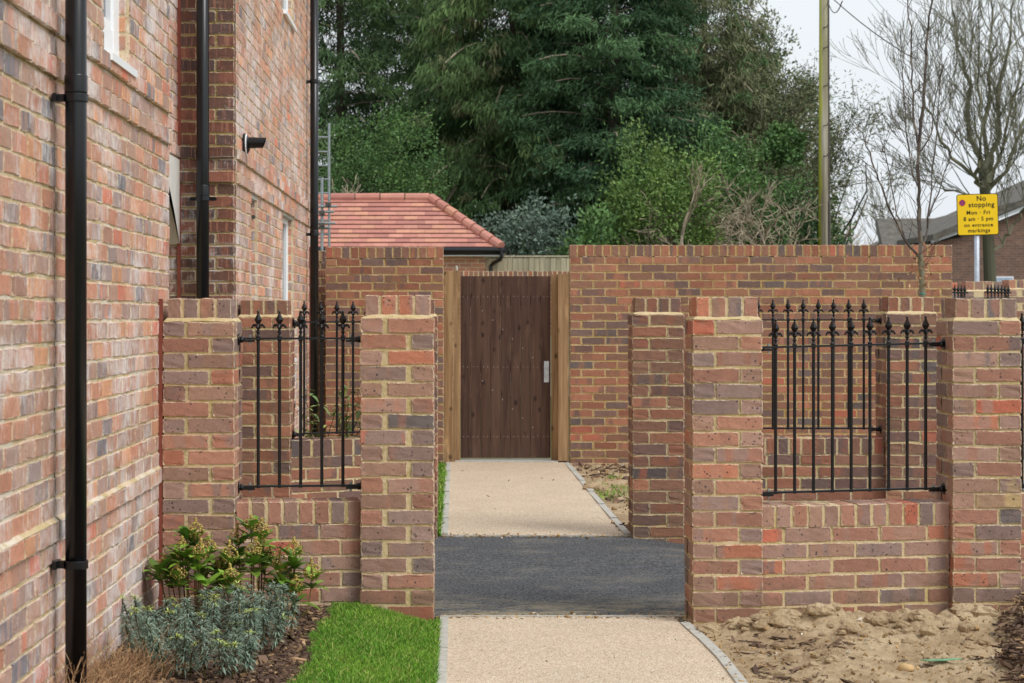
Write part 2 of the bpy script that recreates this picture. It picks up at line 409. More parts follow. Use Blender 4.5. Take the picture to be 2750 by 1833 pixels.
ROOT = {}
def thing(name, label, cat, loc=(0, 0, 0), group=None):
    o = bpy.data.objects.new(name, None); col.objects.link(o); o.location = loc
    o.empty_display_size = .1
    o['label'] = label; o['category'] = cat
    if group: o['group'] = group
    ROOT[o.name] = tuple(loc); return o
def part(mb, name, mats, parent, smooth=False, label=None):
    if not isinstance(mats, (list, tuple)): mats = [mats]
    off = ROOT[parent.name]
    o = bpy.data.objects.new(name, mb.mesh(name, mats, off, smooth)); col.objects.link(o); o.parent = parent
    ROOT[o.name] = off
    if label: o['label'] = label
    return o
def inst(me, name, parent, loc):   # loc in world
    off = ROOT[parent.name]
    o = bpy.data.objects.new(name, me); col.objects.link(o); o.parent = parent
    o.location = tuple(loc[i]-off[i] for i in range(3)); ROOT[o.name] = off
    return o
def solo(mb, name, mats, label=None, cat=None, group=None, kind=None, smooth=False, loc=(0, 0, 0)):
    if not isinstance(mats, (list, tuple)): mats = [mats]
    o = bpy.data.objects.new(name, mb.mesh(name, mats, loc, smooth)); col.objects.link(o); o.location = loc
    if label: o['label'] = label
    if cat: o['category'] = cat
    if group: o['group'] = group
    if kind: o['kind'] = kind
    return o

# ------------------------------------------------------------------ bricks
def make_template(nx, nz, full=True):
    e1, e2 = .0032, .012
    def axis(n):
        c = [(-1, e1), (-1, e2)] + [(-1+2*(i+1)/(n+1), 0) for i in range(n)] + [(1, -e2), (1, -e1)]
        return c
    ax, az = axis(nx), axis(nz)
    fx = []; ox = []; fy = []; oy = []; fz = []; oz = []; ed = []; wob = []
    def addv(x, y, z, e, w): fx.append(x[0]); ox.append(x[1]); fy.append(y[0]); oy.append(y[1]); fz.append(z[0]); oz.append(z[1]); ed.append(e); wob.append(w); return len(fx)-1
    NX, NZ = len(ax), len(az); g = {}
    for i, x in enumerate(ax):
        for j, z in enumerate(az):
            b = i in (0, NX-1) or j in (0, NZ-1)
            g[i, j] = addv(x, (-1, 0), z, .22 if b else 1.0, .6 if b else .35)
    F = [(g[i, j], g[i+1, j], g[i+1, j+1], g[i, j+1]) for i in range(NX-1) for j in range(NZ-1)]
    loop = [(i, 0) for i in range(NX)]+[(NX-1, j) for j in range(1, NZ)]+[(i, NZ-1) for i in range(NX-2, -1, -1)]+[(0, j) for j in range(NZ-2, 0, -1)]
    prev = [g[k] for k in loop]
    ys = [(-1, e1), (-1, e2), (1, -e2), (1, 0)] if full else [(-1, e1), (-1, .016)]
    for q, y in enumerate(ys):
        cur = []
        for (i, j) in loop:
            x = ax[i]; z = az[j]
            if i == 0: x = (-1, 0)
            if i == NX-1: x = (1, 0)
            if j == 0: z = (-1, 0)
            if j == NZ-1: z = (1, 0)
            corner = i in (0, NX-1) and j in (0, NZ-1)
            mid = full and q in (1, 2)
            cur.append(addv(x, y, z, (.15 if corner else 1.0) if mid else .05, 1.0))
        n = len(loop)
        for k in range(n):
            F.append((prev[k], cur[k], cur[(k+1) % n], prev[(k+1) % n]))
        prev = cur
    return dict(f=np.array([fx, fy, fz]).T, o=np.array([ox, oy, oz]).T, e=np.array(ed), w=np.array(wob), F=np.array(F)[:, ::-1])
T_HI = make_template(4, 1, True); T_LO = make_template(2, 0, False); T_CAP = make_template(1, 2, True)

def bricks_to(mb, B, tpl, mat=0, jit=.0013, origin=None):
    """B rows: cx,cy,cz,hx,hy,hz,yaw"""
    B = np.asarray(B, float).reshape(-1, 7); N = len(B)
    if N == 0: return
    f, o = tpl['f'], tpl['o']; V = len(f)
    h = B[:, 3:6].copy()
    loc = f[None]*h[:, None, :]+o[None]
    base = loc.copy()
    sm = rng.normal(0, 1, (N, V, 3))*jit*tpl['w'][None, :, None]
    # slow wobble along the length
    ph = rng.random((N, 1))*6.28; am = rng.normal(0, .0011, (N, 1))
    loc = loc+sm
    loc[:, :, 2] += np.sin(base[:, :, 0]*28+ph)*am
    tw = rng.normal(0, .005, (N, 1)); loc[:, :, 2] += base[:, :, 0]*tw
    loc[:, :, 1] += rng.normal(0, .0012, (N, 1))
    c, s_ = np.cos(B[:, 6])[:, None], np.sin(B[:, 6])[:, None]
    X = loc[:, :, 0]*c-loc[:, :, 1]*s_+B[:, 0:1]; Y = loc[:, :, 0]*s_+loc[:, :, 1]*c+B[:, 1:2]; Z = loc[:, :, 2]+B[:, 2:3]
    v = np.stack([X, Y, Z], -1).reshape(-1, 3)
    F = (tpl['F'][None]+(np.arange(N)*V)[:, None, None]).reshape(-1, 4)
    rn = np.repeat(rng.random((N, 3)), V, axis=0)
    mb.add(v, F, mat=mat, rnd=rn, edg=np.tile(tpl['e'], N), loc=base.reshape(-1, 3))

BH = .0325; BL = .1075; BD = .05125

def wall_mesh(p0, p1, z0, nc, pitch=.075, thick=.215, openings=(), proud=(), pr=.016, hi=False, k0=0, both=False,
              start_head=False, jit=.0013, mb=None, ext=0.0, inset=.0045):
    """brick leaf along plan line p0->p1, outward normal is to the RIGHT of the direction"""
    if mb is None: mb = MB()
    p0 = np.array(p0, float); p1 = np.array(p1, float); d = p1-p0; L = np.linalg.norm(d); d /= L
    nin = np.array([-d[1], d[0]]); yaw = math.atan2(d[1], d[0])
    n = max(1, round((L+.01)/.225)); mod = (L+.01)/n
    B = []; 
    for k in range(nc):
        zc = z0+k*pitch+pitch/2
        par = (k+k0) % 2
        segs = []
        if par == 0: segs = [(i*mod, i*mod+mod-.01) for i in range(n)]
        else:
            segs = [(0, mod/2-.01)]+[(mod/2+i*mod, mod*1.5+i*mod-.01) for i in range(n-1)]+[(L-mod/2+.01, L)]
        out = pr if k in proud else 0.0
        for a, b in segs:
            parts_ = [(a, b)]
            for (oa, ob, oz0, oz1) in openings:
                if oz0-.02 < zc < oz1+.02:
                    nw = []
                    for (x, y) in parts_:
                        if y <= oa or x >= ob: nw.append((x, y))
                        else:
                            if x < oa: nw.append((x, min(y, oa)))
                            if y > ob: nw.append((max(x, ob), y))
                    parts_ = nw
            for x, y in parts_:
                if y-x < .02: continue
                w = (y-x)/2-abs(rng.normal(0, .0008)); cx = (x+y)/2+rng.normal(0, .0012)
                cc = p0+d*cx+nin*(BD-out)
                B.append((cc[0], cc[1], zc+rng.normal(0, .0009), w, BD, (pitch-.010)/2+rng.normal(0, .0007), yaw))
                if both:
                    cc = p0+d*cx+nin*(thick-BD)
                    B.append((cc[0], cc[1], zc, w, BD, (pitch-.01)/2, yaw+PI))
    bricks_to(mb, B, T_HI if hi else T_LO, 0, jit)
    # mortar core, cut round the openings
    cuts = sorted({0.0, L} | {min(max(q, 0), L) for o in openings for q in o[:2]})
    zt = z0+nc*pitch
    m = inset
    for a, b in zip(cuts[:-1], cuts[1:]):
        if b-a < .001: continue
        mid = (a+b)/2; zs = [(z0, zt)]
        for (oa, ob, oz0, oz1) in openings:
            if oa < mid < ob:
                nz = []
                for (u, w) in zs:
                    if oz1 <= u or oz0 >= w: nz.append((u, w)); continue
                    if u < oz0: nz.append((u, oz0))
                    if w > oz1: nz.append((oz1, w))
                zs = nz
        for (u, w) in zs:
            aa = a+(m if a == 0 else 0)-(.0); bb = b-(m if b == L else 0)
            q0 = p0+d*aa+nin*m; q1 = p0+d*bb+nin*m
            mb.xbox(q0, q1, thick-(2*m if both else m), u, w-.001, mat=1)
    for k in proud:   # mortar behind proud courses with a sloping top fillet
        pass
    return mb

def coping(mb, p0, p1, z0, depth=.215, jw=.012, over=0.0, hi=True):
    p0 = np.array(p0, float); p1 = np.array(p1, float); d = p1-p0; L = np.linalg.norm(d); d /= L
    nin = np.array([-d[1], d[0]]); yaw = math.atan2(d[1], d[0])
    n = max(1, round((L+jw)/(.065+jw))); mod = (L+jw)/n
    B = []
    for i in range(n):
        cx = i*mod+(mod-jw)/2+rng.normal(0, .0012)
        cc = p0+d*cx+nin*(depth/2)
        B.append((cc[0], cc[1], z0+.0515+rng.normal(0, .0013), (mod-jw)/2+rng.normal(0, .001), depth/2, .0508+rng.normal(0, .001), yaw))
    bricks_to(mb, B, T_CAP if hi else T_CAP, 0, .0013)
    m = .0045
    q0 = p0+d*m+nin*m; q1 = p1-d*m+nin*m
    mb.xbox(q0, q1, depth-2*m, z0-.012, z0+.1005, mat=1)
    return mb

def pier(label, X, Y, w, top, z0=-.05, flip=0, mats=('brick', 'mortar'), dep=None, name='brick_pier', group='brick piers of the garden fences', ins=.02):
    """top = z of cap top; X,Y = front left corner"""
    dep = dep or w
    t = thing(name, label, 'brick pier', (X+w/2, Y+dep/2, max(z0, 0)), group)
    zb = top-.104; n = math.ceil((zb-z0)/.075); mb = MB(); B = []
    jt = w-.215-.1025
    for k in range(n):
        zc = zb-(k+.5)*.075
        if (k+flip) % 2 == 0:   # pinwheel: stretcher right at front
            pl = [(X+w-BL, Y+BD, 0), (X+w-BD, Y+dep-BL, PI/2), (X+BL, Y+dep-BD, PI), (X+BD, Y+BL, -PI/2)]
        else:
            pl = [(X+BL, Y+BD, 0), (X+w-BD, Y+BL, PI/2), (X+w-BL, Y+dep-BD, PI), (X+BD, Y+dep-BL, -PI/2)]
        for (a, b, yw) in pl:
            B.append((a+rng.normal(0, .001), b, zc+rng.normal(0, .0009), BL+.0002, BD, BH+rng.normal(0, .0009), yw))
    bricks_to(mb, B, T_HI, 0, .0013)
    m = .0055
    mb.box(X+m, X+w-m, Y+m, Y+dep-m, zb-n*.075, zb-.002, mat=1)
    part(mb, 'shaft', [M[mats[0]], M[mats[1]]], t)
    cp = MB(); cw = w-2*ins; x0 = X+ins; y0 = Y+ins
    nb = 4; mod = (cw+.014)/nb; B = []
    for i in range(nb):
        B.append((x0+i*mod+(mod-.014)/2, y0+BL, zb+.0525+rng.normal(0, .001), (mod-.014)/2+rng.normal(0, .0008), BL, .0505, 0))
    yb = y0+.215+.012; dd = (Y+dep-ins-yb)
    B.append((x0+BL, yb+dd/2, zb+.052, BL, dd/2, .0505, 0)); B.append((x0+.215+.012+(cw-.227)/2, yb+dd/2, zb+.052, (cw-.227)/2, dd/2, .0505, 0))
    bricks_to(cp, B, T_CAP, 0, .0013)
    cp.box(x0+m, x0+cw-m, y0+m, Y+dep-ins-m, zb+.001, zb+.1015, mat=1)
    # sloping mortar fillet round the foot of the cap
    g = .003; h = .013
    lo = [(X+g, Y+g), (X+w-g, Y+g), (X+w-g, Y+dep-g), (X+g, Y+dep-g)]; hi_ = [(x0-.003, y0-.003), (x0+cw+.003, y0-.003), (x0+cw+.003, Y+dep-ins+.003), (x0-.003, Y+dep-ins+.003)]
    N = 9; vs = []; 
    for ring, zz in ((lo, zb-.003), (hi_, zb+h)):
        for i in range(4):
            for j in range(N):
                a, b = ring[i], ring[(i+1) % 4]; tt = j/N
                vs.append((a[0]+(b[0]-a[0])*tt+rng.normal(0, .0012), a[1]+(b[1]-a[1])*tt+rng.normal(0, .0012), zz+rng.normal(0, .0022)))
    K = 4*N
    cp.add(vs, [(i, (i+1) % K, K+(i+1) % K, K+i) for i in range(K)], mat=1)
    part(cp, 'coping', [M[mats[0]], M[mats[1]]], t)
    return t

def low_wall(label, p0, p1, ztop, z0=-.05, mats=('brick', 'mortar'), k0=0, group='low brick walls under the railings', cat='low wall', name='low_wall', thick=.215, hi=True, cope=.215, over=0.0):
    t = thing(name, label, cat, ((p0[0]+p1[0])/2, (p0[1]+p1[1])/2, max(z0, 0)), group)
    zb = ztop-.104; n = math.ceil((zb-z0)/.075)
    mb = wall_mesh(p0, p1, zb-n*.075, n, hi=hi, k0=k0, thick=thick, both=hi)
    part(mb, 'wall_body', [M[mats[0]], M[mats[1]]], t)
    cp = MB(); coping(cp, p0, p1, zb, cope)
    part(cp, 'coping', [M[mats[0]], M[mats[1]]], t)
    return t

# ------------------------------------------------------------------ ground helpers
def gz(Y):
    return 0.0 if Y < 9.5 else .009*(Y-9.5)
def fbm(x, y, sc_, oct=4, seed=0.0):
    v = 0; a = 1; f = sc_
    for _ in range(oct):
        v += a*mnoise.noise(Vector((x*f+seed, y*f+seed*.7, seed))); a *= .5; f *= 2.1
    return v
def sheet(name, x0, x1, y0, y1, nx, ny, zf, mat, kind='structure', **kw):
    v = []
    for j in range(ny+1):
        y = y0+(y1-y0)*j/ny
        a = x0(y) if callable(x0) else x0; b = x1(y) if callable(x1) else x1
        for i in range(nx+1):
            x = a+(b-a)*i/nx; v.append((x, y, zf(x, y)))
    f = [(j*(nx+1)+i, j*(nx+1)+i+1, (j+1)*(nx+1)+i+1, (j+1)*(nx+1)+i) for j in range(ny) for i in range(nx)]
    mb = MB(); mb.add(v, f)
    return solo(mb, name, mat, kind=kind, smooth=True, **kw)
def sst(a, b, x):
    t = min(1, max(0, (x-a)/(b-a))); return t*t*(3-2*t)

def z_left(x, y):   # lawn and bed level left of the near path
    return .004+.078*sst(-.09, -.48, x)*1.0
def zsoil(x, y):    # clay on the right
    rg = 1-abs(fbm(x, y, 5.5, 4, 6.6)); rg2 = 1-abs(fbm(x, y, 15, 3, 2.6))
    z = -.012+.03*sst(1.1, 2.4, x)+.03*fbm(x, y, 2.2, 3, 3.1)+(.018+.03*sst(8.7, 9.2, y))*max(0, rg-.55)+(.014+.02*sst(8.7, 9.1, y))*max(0, rg2-.5)+.009*fbm(x, y, 26, 3, 1.2)
    ridge = math.exp(-((y-9.12)/.16)**2)*(.035+.05*max(0, fbm(x, y, 4.5, 3, 5.5)))
    k = sst(1.12, 1.3, x)
    return (z+ridge)*k+.002*(1-k)

# base ground: one sheet to the horizon
def zbase(x, y): return -.06 if y < 26 else -.06
gb = MB(); gb.add([(-400, -30, -.07), (400, -30, -.07), (400, 900, -.07), (-400, 900, -.07)], [(0, 1, 2, 3)])
solo(gb, 'ground', M['earth'], kind='structure')

def asz(x, y):
    z = gz(y)+.004
    return z-.04*sst(1.12, 1.5, x)*sst(11.6, 12.7, y)
sheet('asphalt_crossing', -1.36, 6.5, 9.56, 12.78, 60, 20, asz, M['asphalt'])
inL = lambda y: -.04; 
def outR(y): return 1.088+.05*(1-sst(8.4, 9.5, y))
sheet('near_path', -.042, lambda y: outR(y)-.045, 6.0, 9.56, 6, 24, lambda x, y: .0085, M['resin'])
def fR(y): return 1.119+(1.036-1.119)*(y-12.76)/(18.5-12.76)
sheet('far_path', -.06, lambda y: fR(y)-.045, 12.79, 18.9, 6, 12, lambda x, y: gz(y)+.0085, M['resin'])
# edging stones of concrete, one strip per side
def edging(name, xa, xb, y0, y1, n, zf, label):
    mb = MB(); 
    for i in range(n):
        a = y0+(y1-y0)*i/n+.002; b = y0+(y1-y0)*(i+1)/n-.002
        q = [(xa(a), a), (xb(a), a), (xb(b), b), (xa(b), b)]
        zt = zf((a+b)/2)+.016+rng.normal(0, .0012)
        mb.add([(p[0], p[1], zt-.08) for p in q]+[(p[0], p[1], zt) for p in q], [(4, 5, 6, 7), (0, 1, 5, 4), (1, 2, 6, 5), (2, 3, 7, 6), (3, 0, 4, 7)])
    return solo(mb, name, M['concrete'], label, 'kerb edging', 'concrete edgings of the paths')
edging('path_edging', lambda y: -.082, lambda y: -.042, 6.0, 9.5, 4, lambda y: 0, 'pale concrete edging between the near lawn and the path')
edging('path_edging', lambda y: outR(y)-.045, lambda y: outR(y), 6.0, 9.34, 7, lambda y: 0, 'curved pale concrete edging between the near path and the bare clay')
edging('path_edging', lambda y: -.105, lambda y: -.06, 12.82, 18.5, 6, gz, 'pale concrete edging beside the grass strip leading to the gate')
edging('path_edging', lambda y: fR(y)-.045, lambda y: fR(y), 12.82, 18.5, 6, gz, 'straight pale concrete edging right of the far path, bare earth beside it')
mb = MB(); mb.box(-.08, 1.10, 9.535, 9.558, -.05, .0135); mb.box(-.1, 1.12, 12.782, 12.80, -.05, gz(12.8)+.0125); solo(mb, 'path_kerb_strip', M['concrete'], kind='structure')
mb = MB(); mb.box(-.02, 1.02, 18.52, 18.82, gz(18.5)-.05, gz(18.5)+.02); solo(mb, 'gate_threshold', M['concrete'], kind='structure')
sheet('clay_soil', lambda y: outR(y)-.002, 4.2, 6.2, 9.62, 270, 300, zsoil, M['soil'])
def zfs(x, y): return gz(y)+.002+(.012*fbm(x, y, 5, 3, 2.2)+.02*max(0, fbm(x, y, 2.6, 2, 7)))*sst(1.1, 1.3, x)
sheet('far_soil', lambda y: fR(y)-.002, 6.5, 12.79, 18.8, 90, 100, zfs, M['soil'])
sheet('lawn_base', -.64, -.083, 5.8, 9.4, 14, 30, lambda x, y: z_left(x, y), M['bedsoil'])
sheet('bed_soil', -1.40, -.64, 5.8, 9.62, 50, 120, lambda x, y: z_left(x, y)+.008*fbm(x, y, 12, 3, 1), M['bedsoil'])
sheet('far_left_ground', -1.4, -.106, 12.79, 18.6, 10, 20, lambda x, y: gz(y)+.001, M['earth'])

def blades(N, xf, yf, zf, h, w, mat, name, label, lean=.35, cat=None, kind='stuff', mask=None):
    x = xf(N); y = yf(N)
    if mask is not None:
        k = mask(x, y); x = x[k]; y = y[k]
    N = len(x); z = np.array([zf(a, b) for a, b in zip(x, y)])
    P = np.stack([x, y, z], 1); a = rng.random(N)*2*PI; L = h*(.55+.6*rng.random(N))*np.where(rng.random(N) < .03, 1.6, 1)
    side = np.stack([np.cos(a), np.sin(a), np.zeros(N)], 1)*(w*(.7+.6*rng.random(N)))[:, None]/2
    ln = rng.normal(0, lean, (N, 2)); D = np.stack([ln[:, 0], ln[:, 1], np.ones(N)], 1); D /= np.linalg.norm(D, axis=1)[:, None]
    mid = P+D*(L*.55)[:, None]; tip = P+D*L[:, None]+np.stack([ln[:, 0]*L*.5, ln[:, 1]*L*.5, -L*.08], 1)
    v = np.stack([P-side, P+side, mid+side*.8, mid-side*.8, tip], 1).reshape(-1, 3)
    b = np.arange(N)*5
    f4 = np.stack([b, b+1, b+2, b+3], 1); f3 = np.stack([b+3, b+2, b+4], 1)
    mb = MB(); pr = np.clip(.5+.45*np.sin(x*9+2*np.sin(y*3))*np.sin(y*7+np.sin(x*13))+rng.normal(0, .35, N), 0, 1)
    L = L*(1+.25*np.sin(x*23+y*5)*np.sin(y*19))
    r = np.stack([pr, rng.random(N), rng.random(N)], 1)
    mb.add(v, f4, f3, rnd=np.repeat(r, 5, axis=0))
    return solo(mb, name, mat, label, cat, kind=kind)
U = lambda a, b: (lambda n: a+(b-a)*rng.random(n))
lx_edge = lambda y: -.60+.02*np.sin(y*5)+.012*np.sin(y*17)+.008*np.sin(y*61)
blades(85000, U(-.64, -.080), U(6.6, 9.38), z_left, .030, .0032, M['grass'], 'lawn_grass', 'short bright green lawn between the flower bed and the path', cat='lawn',
       mask=lambda x, y: (x > lx_edge(y)) & ~((y > 9.34) & (x > -.455) & (x < -.11)))
blades(26000, U(-.72, -.100), U(12.80, 18.3), lambda x, y: gz(y), .04, .006, M['grass'], 'far_lawn_grass', 'narrow strip of green grass beside the far path', cat='lawn')
blades(2600, U(1.1, 1.75), U(14.2, 17.2), lambda x, y: zfs(x, y), .05, .005, M['grass'], 'weed_grass', 'sparse weedy grass tufts in the far bare earth', lean=.6, cat='weeds', mask=lambda x, y: (np.sin(x*17+1)*np.sin(y*5.5) > .45) | ((np.abs(y-15.7) < .35) & (x < 1.38)))

def chips(N, xf, yf, zf, size, mats, name, label, cat, mask=None, flat=.35, tilt=.35, heap=0.0, lift=.004, elong=1.0):
    x = xf(N); y = yf(N)
    if mask is not None:
        k = mask(x, y); x = x[k]; y = y[k]
    N = len(x); z = np.array([zf(a, b) for a, b in zip(x, y)])+lift+rng.random(N)*heap
    c = np.array([(sx, sy, sz) for sz in (-1, 1) for sy in (-1, 1) for sx in (-1, 1)], float)
    S = size*np.exp(rng.normal(0, .45, N)); dims = np.stack([S*elong, S*(.3+.4*rng.random(N)), S*flat*(.3+.6*rng.random(N))], 1)/2
    v = c[None]*dims[:, None, :]*(1+rng.normal(0, .22, (N, 8, 3)))
    a = rng.random(N)*2*PI; b = rng.normal(0, tilt, N); 
    ca, sa, cb, sb = np.cos(a)[:, None], np.sin(a)[:, None], np.cos(b)[:, None], np.sin(b)[:, None]
    x1 = v[:, :, 0]*cb-v[:, :, 2]*sb; z1 = v[:, :, 0]*sb+v[:, :, 2]*cb; y1 = v[:, :, 1]
    X = x1*ca-y1*sa+x[:, None]; Y = x1*sa+y1*ca+y[:, None]; Z = z1+z[:, None]
    f = np.array([(0, 2, 3, 1), (4, 5, 7, 6), (0, 1, 5, 4), (2, 6, 7, 3), (0, 4, 6, 2), (1, 3, 7, 5)])
    F = (f[None]+(np.arange(N)*8)[:, None, None]).reshape(-1, 4)
    mb = MB(); mb.add(np.stack([X, Y, Z], -1).reshape(-1, 3), F, rnd=np.repeat(rng.random((N, 3)), 8, axis=0))
    return solo(mb, name, mats, label, cat, kind='stuff')
chips(16000, U(-1.38, -.58), U(6.4, 9.25), z_left, .015, M['bark'], 'bark_mulch', 'dark brown bark mulch covering the flower bed', 'mulch', mask=lambda x, y: x < lx_edge(y)+.015, heap=.012)
pm = lambda x, y: x > 2.24+.3*(y-8.2)+.05*np.sin(y*9)+.12*rng.random(len(x))**2
chips(20000, U(2.1, 3.8), U(7.6, 9.45), zsoil, .015, M['bark'], 'bark_heap', 'dark bark mulch spilling over the clay by the right fence', 'mulch', mask=pm, heap=.07, elong=1.6)
chips(2600, U(1.2, 2.9), U(6.8, 9.0), zsoil, .016, M['bark'], 'scattered_twigs', 'dark scraps of twig and bark scattered on the bare clay', 'debris', elong=2.0, flat=.2, tilt=.2, mask=lambda x, y: rng.random(len(x)) < .05+.95*(np.sin(x*4.1+2+np.sin(y*5))*np.sin(y*7.3+np.sin(x*9)) > .45))
chips(900, U(1.06, 1.9), U(12.9, 18.3), zfs, .03, M['bark'], 'bark_scraps', 'dark bark scraps on the far bare earth by the wall', 'debris', mask=lambda x, y: ((y > 17.3) | (np.sin(y*3.1+x*4) > .55)))
chips(1800, U(1.12, 3.4), U(6.8, 9.3), zsoil, .008, M['clod'], 'soil_crumbs', 'small crumbs and stones lying on the bare clay', 'soil crumbs', flat=.9, tilt=1)
chips(500, U(1.06, 2.0), U(12.9, 18.3), zfs, .014, M['clod'], 'earth_crumbs', 'crumbs of pale earth on the far bare strip', 'soil crumbs', flat=.9, tilt=1)
chips(26, U(-.03, 1.0), U(7.0, 9.4), lambda x, y: .009, .006, M['bark'], 'path_litter', 'tiny dark leaf scraps on the near path', 'litter', lift=.002, elong=1.5)
chips(16, U(-.03, 1.0), U(12.9, 18.0), lambda x, y: gz(y)+.009, .011, M['bark'], 'far_path_litter', 'tiny dark leaf scraps on the far path', 'litter', lift=.002, elong=1.7)

chips(420, U(-.1, 1.1), lambda n: 9.56+rng.normal(0, .05, n), lambda x, y: .008, .009, M['clod'], 'joint_grit', 'sandy grit along the near joint of the tarmac', 'grit', lift=.002)
chips(260, U(-.1, 1.2), lambda n: 12.79+rng.normal(0, .05, n), lambda x, y: gz(12.8)+.008, .012, M['clod'], 'far_joint_grit', 'sandy grit along the far joint of the tarmac', 'grit', lift=.002)
chips(70, lambda n: outR(9)+rng.normal(0, .035, n)-.01, U(6.9, 9.5), lambda x, y: .014, .009, M['clod'], 'edging_grit', 'crumbs of clay spilt over the curved edging', 'grit', lift=.003)
def clod(mb, c, r, seed):
    n = 7; m = 10; v = []
    for i in range(n+1):
        th = PI*i/n
        for j in range(m):
            ph = 2*PI*j/m; d = Vector((math.sin(th)*math.cos(ph), math.sin(th)*math.sin(ph), math.cos(th)))
            k = r*(1+.35*mnoise.noise(d*1.6+Vector((seed, 0, 0)))+.18*mnoise.noise(d*4+Vector((0, seed, 0))))
            v.append((c[0]+d.x*k*1.2, c[1]+d.y*k, c[2]+d.z*k*.7))
    f = [(i*m+j, i*m+(j+1) % m, (i+1)*m+(j+1) % m, (i+1)*m+j) for i in range(n) for j in range(m)]
    mb.add(v, f)
mb = MB()
for i in range(190):
    x = 1.25+2.0*random.random(); y = 9.12+.12*random.gauss(0, 1)-.08; r = .016+.03*random.random()**2
    if i > 80: y = 7.2+1.8*random.random(); r *= .7
    clod(mb, (x, y, zsoil(x, y)+r*.25), r, i*1.7)
for i in range(9):
    x = 1.15+2.2*(i/9)+.1*random.random(); y = 9.1+.05*random.random(); r = .035+.025*random.random()
    clod(mb, (x, y, zsoil(x, y)+r*.2), r, i*3.1+.5)
solo(mb, 'clay_clods', M['soil'], 'rough lumps of clay heaped along the foot of the wall', 'clay lumps', kind='stuff')
mb = MB(); q = [(1.86, 7.93), (1.98, 7.95), (2.12, 7.99), (2.16, 7.97), (2.02, 7.91), (1.9, 7.9)]
q = [(1.98+(a-1.98)*.6, 8.22+(b-7.95)*.6) for a, b in q]; mb.prism(q, 'z', zsoil(2.0, 8.22)+.012, zsoil(2.0, 8.22)+.016)
solo(mb, 'plastic_scrap', plain('green_plastic', (120, 168, 130), .5, .4), 'torn strip of green plastic half buried in the clay', 'litter')
mb = MB(); clod(mb, (2.66, 8.3, zsoil(2.66, 8.3)+.015), .026, 4); solo(mb, 'white_stone', M['concrete'], 'pale stone on the clay near the mulch heap', 'stone', smooth=True)
mb = MB(); clod(mb, (1.83, 8.12, zsoil(1.83, 8.12)+.01), .03, 9); solo(mb, 'flint_stone', plain('ochre_stone', (196, 164, 116), .7), 'ochre stone lying on the clay in the middle', 'stone', smooth=True)
# mud over the edging of the far path
mb = MB()
for i in range(14): clod(mb, (fR(15.9)+.02+.09*random.gauss(0, 1)*.5, 15.9+.16*random.gauss(0, 1), gz(15.9)+.015), .03+.02*random.random(), i+.3)
solo(mb, 'mud_clump', M['soil'], 'clump of mud fallen over the far path edging', 'mud', kind='stuff')

# ------------------------------------------------------------------ brick piers and low walls
pier('brick pier against the house wall, left end of the front fence', -1.372, 9.27, .335, 1.531, .0, 0)
pier('brick gate pier left of the asphalt crossing, beside the bright lawn', -.4545, 9.35, .345, 1.546, .0, 0)
pA = pier('brick gate pier right of the asphalt crossing, with one orange brick at its cap corner', 1.103, 9.33, .328, 1.539, -.03, 0)
pC = pier('brick pier at the right end of the front railing, above the clay lumps', 2.364, 9.50, .328, 1.534, -.03, 1)
pier('brick pier behind the left railing, standing against the projecting house corner', -1.366, 12.36, .329, 1.55, .0, 1, ('brickB', 'mortar'))
pier('far gate pier half hidden behind the left front gate pier', -.466, 12.66, .34, 1.555, .0, 0, ('brickB', 'mortar'))
pier('far gate pier just left of the right front gate pier', 1.119, 12.7, .328, 1.565, -.06, 0, ('brickB', 'mortar'))
pier('far brick pier seen through the right railing', 2.732, 12.68, .328, 1.571, .0, 1, ('brickB', 'mortar'))
pier('brick pier cut off by the right edge of the photo', 3.62, 9.64, .328, 1.534, -.03, 0)
low_wall('low brick wall under the front left railing, behind the green shrubs', (-1.037, 9.33), (-.4545, 9.41), .576, .0)
low_wall('low brick wall under the front right railing, behind the clay lumps', (1.431, 9.39), (2.364, 9.56), .554, -.03, k0=1)
low_wall('low brick wall at the right edge of the photo, beyond the last pier', (2.692, 9.56), (3.62, 9.7), .60, -.03)
low_wall('low brick wall at the back, between the far left piers', (-1.037, 12.42), (-.466, 12.72), .674, .0, ('brickB', 'mortar'), k0=1)
low_wall('low brick wall at the back, seen through the front right railing', (1.447, 12.76), (2.732, 12.74), .67, .0, ('brickB', 'mortar'))

# ------------------------------------------------------------------ railings
def finial_mesh():
    mb = MB()
    mb.lathe([(.0, 0), (.0105, .0), (.0115, .006), (.0085, .011), (.0062, .014), (.0062, .022), (.0098, .024), (.0105, .027), (.0098, .030), (.006, .032), (.0068, .045), (.0078, .058), (.006, .064)], seg=10)
    mb.lathe([(.006, .060), (.0085, .066), (.0185, .085), (.0172, .088), (.0075, .108), (.0042, .117), (.004, .119)], seg=4, rot=0)
    mb.lathe([(.003, .117), (.0062, .121), (.0068, .125), (.005, .129), (.0, .1305)], seg=8)
    for a in (0, PI/2, PI, -PI/2):
        c, s = math.cos(a), math.sin(a)
        pr = [(.004, .042, .0048), (.008, .055, .0052), (.014, .062, .0050), (.021, .0615, .0050), (.0265, .056, .0048), (.0285, .050, .0058), (.0315, .0475, .0045), (.034, .049, .002)]
        mb.tube([(r*c, r*s, z) for r, z, _ in pr], [q for _, _, q in pr], 7)
        pr = [(.006, .046, .0035), (.010, .056, .0035), (.016, .057, .003), (.019, .051, .003)]
        mb.tube([(r*c, r*s, z) for r, z, _ in pr], [q for _, _, q in pr], 6)
    return mb.mesh('finial', [M['iron']], smooth=False)
FIN = finial_mesh()

